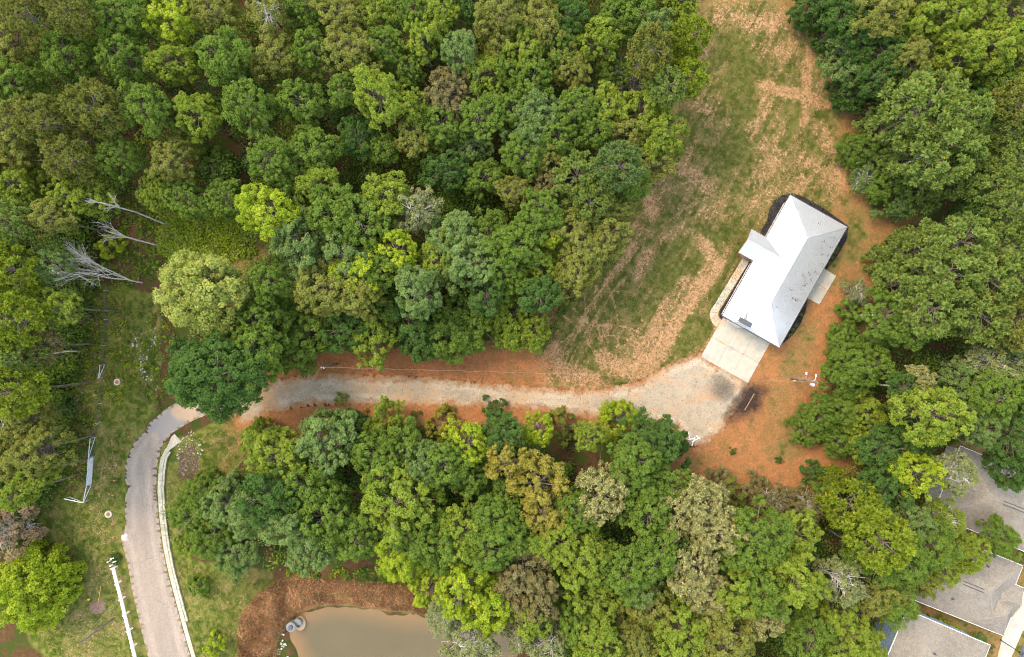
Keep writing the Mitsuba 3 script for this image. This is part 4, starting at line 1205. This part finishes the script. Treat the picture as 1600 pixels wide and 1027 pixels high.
fence = thing('white_rail_fence', 'white two-rail fence beside the road at lower left', 'fence')
fl = [np.array(P(x, y)) for x, y in ((183, 884), (189, 908), (195.5, 932), (201, 956), (207, 981), (213, 1006), (219, 1031), (225, 1056))]
for i, p in enumerate(fl):
    part(fence, 'post', MB().box([p[0], p[1], 0.7], [0.30, 0.13, 1.4], bevel=0.01).box([p[0], p[1], 1.42], [.17, .17, .04]).ply('mat_white'))

for i in range(len(fl) - 1):
    a, b = fl[i], fl[i + 1]
    t = unit(b - a)
    R = np.array([[t[0], -t[1], 0], [t[1], t[0], 0], [0, 0, 1]])
    for z in (0.80, 1.2):
        c = (a + b) / 2
        part(fence, 'rail', MB().box([c[0], c[1], z], [np.linalg.norm(b - a) - 0.155, 0.15, 0.16], R).ply('mat_white'))
fe = thing('white_fence_end', 'short detached white fence post pieces at the dark bush', 'fence')
for x, y in ((175, 873), (179, 878)):
    p = P(x, y, 1.3)
    part(fe, 'rail', MB().box([p[0], p[1], 1.3], [0.5, 0.13, 0.12], np.array([[.94, -.34, 0], [.34, .94, 0], [0, 0, 1]])).ply('mat_white'))
part(fe, 'post', MB().box([P(180, 880)[0], P(180, 880)[1], 0.65], [.14, .14, 1.3]).ply('mat_white'))
p = P(176, 874)
part(fe, 'post', MB().box([p[0], p[1], 0.65], [.14, .14, 1.3]).ply('mat_white'))

wf = thing('wire_fence', 'galvanised wire field fence along the grassy track with braced pipe posts', 'fence')
fpt = [(172, 455), (172, 500), (167, 540), (165, 570), (163, 590), (161, 630), (158, 660), (150, 683), (147, 713), (144, 757), (139, 782)]
fpw = [P(x, y) for x, y in fpt]
for i, p in enumerate(fpw):
    z = float(H([p[0]], [p[1]])[0])
    part(wf, 'post', MB().tube([[p[0], p[1], z - 0.1], [p[0], p[1], z + 1.45]], 0.045, 8).ply('mat_galvanised', 40))
for i in range(len(fpw) - 1):
    if i == 8:
        continue
    a, b = fpw[i], fpw[i + 1]
    m = MB()
    za, zb = float(H([a[0]], [a[1]])[0]), float(H([b[0]], [b[1]])[0])
    for h in (0.25, 0.55, 0.85, 1.15, 1.4):
        m.tube([[a[0], a[1], za + h], [b[0], b[1], zb + h]], 0.012, 4)
    part(wf, 'wire', m.ply('mat_dark_grey'))
for i, j in ((3, 4), (7, 8), (9, 10)):
    a, b = fpw[i], fpw[j]
    part(wf, 'brace', MB().tube([a + [0, 0, 1.35], b + [0, 0, 1.35]], 0.06, 8).tube([a + [0, 0, 0.2], b + [0, 0, 1.3]], 0.05, 8).ply('mat_galvanised', 40))
e = P(110, 776)
part(wf, 'post', MB().tube([[e[0], e[1], -0.1], [e[0], e[1], 1.45]], 0.05, 8).ply('mat_galvanised', 40))
a = fpw[10]
part(wf, 'brace', MB().tube([a + [0, 0, 1.38], [e[0], e[1], 1.35]], 0.07, 8).tube([a + [0, 0, 1.2], [e[0], e[1], 0.25]], 0.06, 8).ply('mat_galvanised', 40))
gate = thing('tube_gate', 'pale blue-grey tube gate in the wire fence beside the road', 'gate')
a, b = fpw[8], fpw[9]
t = unit(b - a)
a, b = a + t * 0.12, b - t * 0.12
part(gate, 'frame', MB().tube([a + [0, 0, .2], a + [0, 0, 1.35]], .04, 8).tube([b + [0, 0, .2], b + [0, 0, 1.35]], .04, 8).tube([a + [0, 0, 1.35], b + [0, 0, 1.35]], .045, 8).tube([a + [0, 0, .2], b + [0, 0, .2]], .04, 8).ply('mat_galvanised', 40))
for z in np.linspace(0.36, 1.2, 6):
    part(gate, 'rail', MB().tube([a + [0, 0, z], b + [0, 0, z]], .045, 8).ply('mat_galvanised', 40))
part(gate, 'brace', MB().tube([a + t * 2 + [0, 0, .2], a + t * 2 + [0, 0, 1.35]], .035, 6).ply('mat_galvanised', 40))

# manholes, flags, mulch ring
for (px, py, r, lb) in ((170, 803.5, 0.53, 'round manhole with wide white concrete ring on the lawn by the road'), (184.5, 597, 0.5, 'manhole with half-buried white ring in the weeds of the track')):
    c = P(px, py)
    z = float(H([c[0]], [c[1]])[0])
    k = thing('manhole', lb, 'manhole')
    part(k, 'ring', MB().lathe([c[0], c[1], z], [(r * .5, .02), (r * .5, .16), (r * .55, .2), (r * .93, .2), (r, .15), (r, -.1)], 28).ply('mat_kerb', 35))
    part(k, 'lid', MB().lathe([c[0], c[1], z], [(0.0001, .15), (r * .12, .15), (r * .47, .14), (r * .49, .05)], 24).ply('mat_rust', 35))
for i, (px, py, lb) in enumerate(((178.6, 818, 'orange flag just below the white-ringed manhole, third from the bottom'), (178.8, 838, 'orange flag level with the white paint splash on the road edge'), (180, 860, 'bottom orange flag just above the white rail fence'),
                                  (203, 682, 'topmost orange flag left of the road bend'), (178, 773, 'orange flag between the gate and the road'), (181, 750, 'orange flag right of the gate, third from the top'), (193, 701, 'pale orange flag below the topmost flag'))):
    c = P(px, py)
    k = thing('marking_flag', lb, 'flag', 'orange marking flags along the road')
    part(k, 'stake', MB().tube([[c[0], c[1], -0.05], [c[0], c[1], 0.75]], 0.012, 5).ply('mat_white'))
    part(k, 'cloth', MB().add([[c[0], c[1], .5], [c[0] + .34, c[1] + .10, .52], [c[0] + .36, c[1] + .12, .78], [c[0], c[1], .76], [c[0] + .17, c[1] - .05, .64]], [[0, 1, 4], [1, 2, 4], [2, 3, 4], [3, 0, 4]]).ply('mat_orange'))
c = P(152, 948)
mk = thing('mulch_ring', 'round brown mulch ring with a tiny stem on the lower left lawn', 'mulch ring')
part(mk, 'mound', MB().lathe([c[0], c[1], 0], [(0.0001, .14), (.5, .12), (1.0, .06), (1.22, -.03)], 26).ply('mat_brown', True))
part(mk, 'stem', MB().tube([[c[0], c[1], 0], [c[0] + .05, c[1], .8]], .03, 5).ply('mat_bark'))
g0 = P(158, 915)
part(mk, 'strap', MB().tube([[g0[0], g0[1], .05], [c[0] + .3, c[1] + .8, .25]], .025, 5).ply('mat_yellow'))
g1 = P(140, 936)
part(mk, 'marker', MB().box([g1[0], g1[1], .2], [.3, .22, .3], bevel=.04).ply('mat_yellow'))

# pond drain riser
c = P(462, 974, -0.3)
dr_ = thing('drain_riser', 'grey concrete pond drain riser with dark grate on the bank', 'drain')
part(dr_, 'barrel', MB().lathe([c[0] - .3, c[1] - .05, 0], [(.62, -1.2), (.62, .75), (.70, .78), (.70, .92), (.64, .97), (.35, 1.0)], 26).ply('mat_riser', 35))
part(dr_, 'grate', MB().lathe([c[0] - .38, c[1] - .12, 0], [(.36, .95), (.36, 1.03), (.3, 1.05), (.0001, 1.05)], 20).ply('mat_dark_grey', 35))
part(dr_, 'collar', MB().lathe([c[0] + .45, c[1] + .25, 0], [(.0001, .38), (.5, .36), (.62, .2), (.62, -1.0)], 22).ply('mat_riser', 35))
part(dr_, 'opening', MB().lathe([c[0] + .62, c[1] - .15, 0], [(.0001, .42), (.17, .42), (.2, .36), (.2, -.5)], 16).ply('mat_black', 35))
structure('drain_apron', MB().prism(Polygon([(c[0] + .6 + 0.75 * math.cos(a), c[1] - .1 + 1.0 * math.sin(a)) for a in np.linspace(0, 6.28, 25)[:-1]]), -1.5, -0.35).ply('mat_tan'), 'pale silted apron round the drain riser')


# ------------------------------------------------------------------ utility poles and wires
def pole(px, py, h, label, r=0.14):
    c = P(px, py)
    c[2] = float(H([c[0]], [c[1]])[0])
    k = thing('utility_pole', label, 'utility pole')
    part(k, 'shaft', MB().tube([c + [0, 0, -.2], c + [0, 0, h * .5], c + [0, 0, h]], [r * 1.2, r, r * .75], 10).ply('mat_bark', 40))
    return k, c


k1, c1 = pole(527.5, 569, 8.5, 'dark wooden utility pole on the clay verge at the left of the drive')
part(k1, 'insulator', MB().tube([c1 + [0.0, 0, 8.1], c1 + [.3, -.1, 8.15]], .05, 6).box(c1 + [.3, -.1, 8.2], [.1, .1, .2]).ply('mat_galvanised'))
k2, c2 = pole(1236, 590.5, 8.5, 'utility pole with lamp arms and white transformer on red clay below the house', 0.15)
part(k2, 'transformer', MB().lathe(c2 + [0.0, -.42, 6.6], [(.0001, 0), (.22, 0), (.24, .1), (.24, .65), (.2, .74), (.0001, .77)], 16).ply('mat_galvanised', 35))
part(k2, 'lamp_arm', MB().tube(np.array([[0, .1, 5.0], [-.2, .5, 5.5], [-.25, .9, 5.7]]) + c2, .04, 6).box(c2 + [-.25, 1.0, 5.7], [.22, .42, .14], bevel=.03).ply('mat_galvanised'))
part(k2, 'lamp_arm', MB().tube(np.array([[0, .1, 7.6], [.0, .5, 7.9], [.02, .8, 8.0]]) + c2, .04, 6).box(c2 + [.02, .85, 8.0], [.2, .36, .14], bevel=.03).ply('mat_white'))
part(k2, 'conduit', MB().tube([c2 + [.12, .12, 0], c2 + [.1, .12, 8.0]], .035, 6).ply('mat_galvanised'))
part(k2, 'meter_box', MB().box(c2 + [-.15, -.32, 1.5], [.3, .22, .45], bevel=.02).ply('mat_tan'))
k3, c3 = pole(177, 967, 8.0, 'dark wooden utility pole on the lower left lawn by the white fence')


def wire(a, b, sag, label, r=0.012):
    t = np.linspace(0, 1, 25)[:, None]
    p = a * (1 - t) + b * t
    p[:, 2] -= sag * 4 * (t * (1 - t))[:, 0]
    k = thing('overhead_wire', label, 'wire')
    scene[k] = MB().tube(p, r * 0.6, 5).ply('mat_wire')


top1, top2, top3 = c1 + [0, 0, 8.1], c2 + [0, 0, 7.9], c3 + [0, 0, 7.7]
wire(top1, top2, 1.2, 'long overhead wire running along the gravel drive between two poles', 0.02)
wire(top1 + [0, -.15, 0], top3 + [-.1, .15, 0], 1.4, 'upper of two overhead wires crossing the paved road', 0.016)
wire(top1 + [0, .15, -.1], top3 + [.15, -.1, 0], 1.5, 'lower of two overhead wires crossing the paved road', 0.016)

# white scraps and pipe
sc = thing('scrap_boards', 'small heap of white trim boards at the gravel corner', 'boards')
for px, py, L, a in ((1083, 690, 1.3, 70), (1080, 686, 1.1, 15), (1087, 687, 1.2, 30), (1076, 681, .9, 100), (1090, 683, .8, 140)):
    c = P(px, py)
    ca, sa = math.cos(math.radians(a)), math.sin(math.radians(a))
    part(sc, 'board', MB().box([c[0], c[1], .08 + .03 * (a % 3)], [L, .13, .04], np.array([[ca, -sa, 0], [sa, ca, 0], [0, 0, 1]])).ply('mat_white'))
c = P(1171, 628)
solid('thin_pipe', 'thin pale pipe lying across the burnt patch below the pad', 'pipe', MB().tube([[c[0] - .7, c[1] - 1.2, .06], [c[0] + .7, c[1] + 1.2, .06]], .035, 6).ply('mat_tan'))


# ------------------------------------------------------------------ neighbours with grey shingle roofs
def hip_block(o, ax, ay, L, W, z, rise, run0, run1, key, name, mat='mat_shingle', thick=0.18):
    """A hipped roof block: o the corner, ax along the ridge, ay across; run 0 makes a gable end."""
    pts = {'a': (0, 0, 0), 'b': (L, 0, 0), 'c': (L, W, 0), 'd': (0, W, 0), 'e': (run0, W / 2, rise), 'f': (L - run1, W / 2, rise)}
    W3 = lambda p: np.array([o[0] + ax[0] * p[0] + ay[0] * p[1], o[1] + ax[1] * p[0] + ay[1] * p[1], z + p[2]])
    V, F, UVs = [], [], []
    for face in ('abfe', 'cdef', 'dae', 'bcf'):
        loc = [np.array(pts[k], float) for k in face]
        e0 = unit(loc[1] - loc[0])
        n0 = np.cross(loc[1] - loc[0], loc[2] - loc[0])
        up = unit(np.cross(n0, e0))
        up = up if up[2] >= 0 else -up
        b = len(V)
        for p in loc:
            V.append(W3(p))
            UVs.append((float((p - loc[0]) @ e0), float((p - loc[0]) @ up)))
        F += [[b, b + 1, b + 2]] + ([[b, b + 2, b + 3]] if len(face) == 4 else [])
    k = part(key, name, mikit.ply((np.array(V), np.array(F)), mat, False, uv=np.array(UVs)))
    rc = MB()
    for i_, j_ in ('ef', 'ae', 'de', 'bf', 'cf'):
        rc.tube([W3(pts[i_]) + [0, 0, .01], W3(pts[j_]) + [0, 0, .0]], .06, 6)
    scene[k + '__ridge_cap'] = rc.ply('mat_ridge', 40)
    tr = MB()
    cs = [W3(pts[k_]) for k_ in 'abcd']
    for i in range(4):
        p, q_ = cs[i] - [0, 0, .06], cs[(i + 1) % 4] - [0, 0, .06]
        d = unit(q_ - p)
        R = np.array([[d[0], -d[1], 0], [d[1], d[0], 0], [0, 0, 1]])
        tr.box((p + q_) / 2 - [0, 0, .04], [np.linalg.norm(q_ - p) + .1, .13, .15], R)
    scene[k + '__gutter'] = tr.ply('mat_white')
    return k, W3


def grey_house(name, label, corner, xdir_px, L, W, ez, rise, ridge_vents, pipes, blocks=(), wallmat='mat_pale_siding', win=False):
    key = thing(name, label, 'house')
    ax = unit([xdir_px[0], -xdir_px[1]])
    ay = np.array([-ax[1], ax[0]])
    o = P(corner[0], corner[1], ez)[:2]
    rk, W3 = hip_block(o, ax, ay, L, W, ez, rise, W * 0.5, W * 0.5, key, 'roof')
    c = W3((L / 2, W / 2, 0))
    R = np.array([[ax[0], ay[0], 0], [ax[1], ay[1], 0], [0, 0, 1]])
    m = MB().box([c[0], c[1], ez / 2 - .06], [L - .8, W - .8, ez - .14], R)
    for i in range(int(ez / 0.2)):
        m.box([c[0], c[1], .15 + i * .2], [L - .77, W - .77, .03], R)
    part(key, 'wall', m.ply(wallmat))
    for u0, v0, L1, W1, z1, r1, a0, a1 in blocks:
        oo = W3((u0, v0, 0))
        hip_block(oo, ax, ay, L1, W1, ez + z1, r1, a0, a1, key, 'roof')
        cc = W3((u0 + L1 / 2, v0 + W1 / 2, 0))
        part(key, 'wall', MB().box([cc[0], cc[1], (ez + z1) / 2 - .06], [L1 - .8, W1 - .8, ez + z1 - .14], R).ply(wallmat))
    zr = lambda p: rise * min(p[1], W - p[1], p[0], L - p[0]) / (W / 2)
    for (u0, v0, u1) in ridge_vents:
        for dv in (-.22, .22):
            a, b = W3((u0, v0 + dv, zr((u0, v0 + dv)) + .06)), W3((u1, v0 + dv, zr((u1, v0 + dv)) + .06))
            scene[new_key(rk + '__ridge_vent')] = MB().tube([a, b], .055, 6).ply('mat_dark_grey')
    for p in pipes:
        c = W3((p[0], p[1], zr(p)))
        scene[new_key(rk + '__vent_pipe')] = MB().lathe(c, [(.16, -.05), (.14, .12), (.08, .14), (.08, .4), (.0001, .4)], 12).ply('mat_dark_grey', 35)
    return key, W3, R


hb, W3b, Rb = grey_house('grey_roof_house', 'middle of the three grey-shingled houses at lower right, with cross hips', (1407, 929), (157, 63), 14.3, 10.0, 3.4, 2.6, [(5.6, 5.0, 8.6)], [(2.9, 7.4), (6.0, 2.3), (9.0, 8.2)],
                         [(10.0, 0.02, 5.4, 6.2, 0.02, 1.9, 3.1, 2.2), (10.6, 2.8, 4.8, 4.4, 0.05, 1.5, 2.2, 0.6)])
hc, W3c, Rc = grey_house('grey_roof_house', 'bottom grey-shingled house with blue-grey side wall at lower right edge', (1372, 1062), (127, 54), 12.2, 10.2, 5.6, 2.7, [], [(4.2, 6.6), (7.2, 6.8), (6.0, 3.0)], wallmat='mat_blue_siding')
ha, W3a, Ra = grey_house('grey_roof_house', 'topmost grey-shingled house at the right edge, half hidden by trees', (1458, 804), (136, 55), 17.0, 10.2, 3.4, 2.6, [(6.5, 5.1, 10.0)], [(5.8, 1.9)],
                         [(12.0, 0.02, 7.0, 6.4, 0.02, 1.9, 3.2, 2.0)])
# window of the blue-grey wall
wc = W3c((0.38, 8.4, 0))
wk = part(hc, 'window', MB().box([wc[0], wc[1], 4.1], [.08, 1.0, 1.5], Rc).ply('mat_white'))
scene[wk + '__pane'] = MB().box([wc[0] - Rc[0, 0] * .05, wc[1] - Rc[1, 0] * .05, 4.1], [.05, .78, 1.28], Rc).ply('mat_glass_dark')

# street side at lower right
structure('driveway', MB().prism(poly([(1579, 918), (1604, 926), (1660, 950), (1660, 1000), (1598, 985), (1576, 975), (1580, 935)]), -.1, .06).ply('mat_concrete'), 'pale concrete driveway at the right edge')
structure('sidewalk', MB().prism(poly([(1576, 972), (1598, 985), (1590, 1004), (1574, 1040), (1568, 1060), (1550, 1060), (1560, 1020), (1566, 995)]), -.1, .055).ply('mat_concrete'), 'pale sidewalk strip by the grey-roofed houses')
structure('street', MB().prism(poly([(1604, 992), (1660, 1010), (1660, 1100), (1574, 1100), (1590, 1030)]), -.1, .03).ply('mat_dark_grey'), 'grey street at the lower right corner')
lp = P(1563, 1000)
lk = thing('street_lamp', 'black street lamp at the lower right corner', 'street lamp')
part(lk, 'post', MB().tube([lp, lp + [0, 0, .5], lp + [0, 0, 3.7]], [.09, .06, .05], 8).ply('mat_black', 40))
part(lk, 'lamp_head', MB().lathe(lp + [0, 0, 3.7], [(.05, 0), (.16, .1), (.2, .42), (.26, .45), (.1, .6), (.0001, .65)], 14).ply('mat_black', 35))
for i, (px, py, r, kd, lb) in enumerate(((1452, 969, 8, 'M', 'first shrub from the left in the mulch strip between grey roofs'), (1473, 978, 9, 'L', 'second shrub from the left in the mulch strip between grey roofs'), (1494, 987, 9, 'L', 'third shrub from the left in the mulch strip between grey roofs'),
                                        (1530, 1000, 12, 'S', 'greyish shrub at the right end of the mulch strip'), (1545, 1012, 8, 'B', 'small dull shrub near the black street lamp'), (1592, 875, 16, 'O', 'olive shrub beside the middle grey roof at the right edge'), (1520, 858, 14, 'D', 'dark shrub in the gap between the two upper grey roofs'))):
    plant(px, py, r, kd, 'shrub', label=lb)

# trees that stand over the grey roofs
for px, py, r, kd, fm, hh, lb in ((1560, 840, 30, 'M', 'fine', 9.5, None), (1512, 862, 34, 'Y', 'fine', 10, None), (1478, 890, 26, 'Y', 'fine', 9, None), (1470, 810, 34, 'Y', 'airy', 11, None), (1440, 905, 30, 'O', 'fine', 9, None), (1580, 725, 36, 'D', 'fine', 12, None)):
    plant(px, py, r, kd, FORM.get(fm, fm), height=hh, label=lb)

# ------------------------------------------------------------------ labels of the trees: colour, kind, place, and order where several are alike
ZONES = [
    ('in the top left corner', lambda x, y: x < 150 and y < 170), ('in the left-edge wood above the dead tree', lambda x, y: x < 230 and y < 330), ('in the left-edge wood beside the fence', lambda x, y: x < 230 and y < 590),
    ('in the left-edge wood near the gate', lambda x, y: x < 160 and y < 880), ('on the lower left lawn', lambda x, y: x < 150), ('in the upper left wood', lambda x, y: x < 520 and y < 210),
    ('in the wood above the leafy field', lambda x, y: x < 520 and y < 320), ('around the road bend', lambda x, y: x < 400 and 440 < y < 640), ('beside the kerbed road', lambda x, y: x < 350 and y > 640),
    ('in the wood right of the leafy field', lambda x, y: x < 600 and y < 470), ('lining the drive, left part', lambda x, y: x < 600 and y < 600), ('lining the drive, middle part', lambda x, y: x < 880 and 470 <= y < 560),
    ('at the top edge, left of centre', lambda x, y: x < 700 and y < 60), ('at the top edge, centre', lambda x, y: x < 860 and y < 60), ('in the upper wood, left of centre', lambda x, y: x < 700 and y < 220),
    ('in the upper wood, centre', lambda x, y: x < 860 and y < 220), ('beside the clearing top', lambda x, y: x < 1120 and y < 130), ('by the grey bare trees', lambda x, y: x < 1120 and y < 200),
    ('left of the upper lawn', lambda x, y: x < 1100 and y < 300 and x >= 900), ('mid-wood, centre', lambda x, y: x < 780 and y < 330), ('mid-wood, right side', lambda x, y: x < 900 and y < 345),
    ('in the middle of the central wood', lambda x, y: x < 780 and y < 480), ('left of the lower lawn', lambda x, y: x < 1000 and y < 480),
    ('in the top right wood, near clearing', lambda x, y: x < 1400 and y < 120), ('in the top right corner', lambda x, y: y < 120), ('right of the upper clearing', lambda x, y: x < 1420 and y < 300),
    ('at the right edge, upper part', lambda x, y: x >= 1420 and y < 260), ('right of the white house roof', lambda x, y: x < 1480 and y < 420), ('at the right edge beyond the house', lambda x, y: y < 420 and x >= 1480),
    ('right of the patio', lambda x, y: x < 1450 and y < 530), ('at the right edge, middle part', lambda x, y: x >= 1450 and y < 560), ('right of the clay yard', lambda x, y: x < 1400 and x > 1240 and y < 760),
    ('above the grey roofs', lambda x, y: x >= 1400 and y < 760), ('among the grey roofs', lambda x, y: x >= 1435), ('left of the grey roofs', lambda x, y: x >= 1330), ('below the red clay yard', lambda x, y: x >= 1150 and y < 880),
    ('at the bottom edge, right part', lambda x, y: x >= 1150), ('along the lower gravel edge', lambda x, y: y < 715 and x > 560), ('below the clay corner', lambda x, y: x > 960 and y < 840), ('at the bottom, right of centre', lambda x, y: x > 960),
    ('in the lower wood, centre', lambda x, y: x > 700 and y < 850), ('beside the pond', lambda x, y: x > 600 and y >= 850), ('in the lower wood, left part', lambda x, y: x <= 560), ('in the lower wood, left of centre', lambda x, y: True)]
NTH = ['', 'first', 'second', 'third', 'fourth', 'fifth', 'sixth', 'seventh', 'eighth', 'ninth', 'tenth', 'eleventh', 'twelfth']
groups = {}
for t in TREES:
    key, kind, form, px, py, r, lb = t
    noun = {'pine': 'pine', 'shrub': 'bush', 'airy': 'open-crowned tree', 'fine': 'leafy tree', 'broad': 'lumpy-crowned tree'}[form]
    cat = {'shrub': 'bush'}.get(form, 'tree')
    if lb:
        labels[key] = {'label': lb, 'category': cat}
        continue
    zone = next(z for z, fn in ZONES if fn(px, py))
    groups.setdefault((f'{WORD[kind]} {noun}', zone, cat), []).append(t)
for (what, zone, cat), ts in groups.items():
    ts.sort(key=lambda t: t[3])
    for i, t in enumerate(ts):
        if len(ts) == 1:
            lb = f'{what} {zone}'
        else:
            lb = f'{what} {zone}, {NTH[i + 1]} of {("", "one", "two", "three", "four", "five", "six", "seven", "eight", "nine", "ten", "eleven", "twelve")[len(ts)]} from left'
        if len(lb.split()) > 16:
            lb = lb.replace(' the ', ' ')
        labels[t[0]] = {'label': lb, 'category': cat}
        if len(ts) > 1:
            labels[t[0]]['group'] = f'{what}s {zone}'
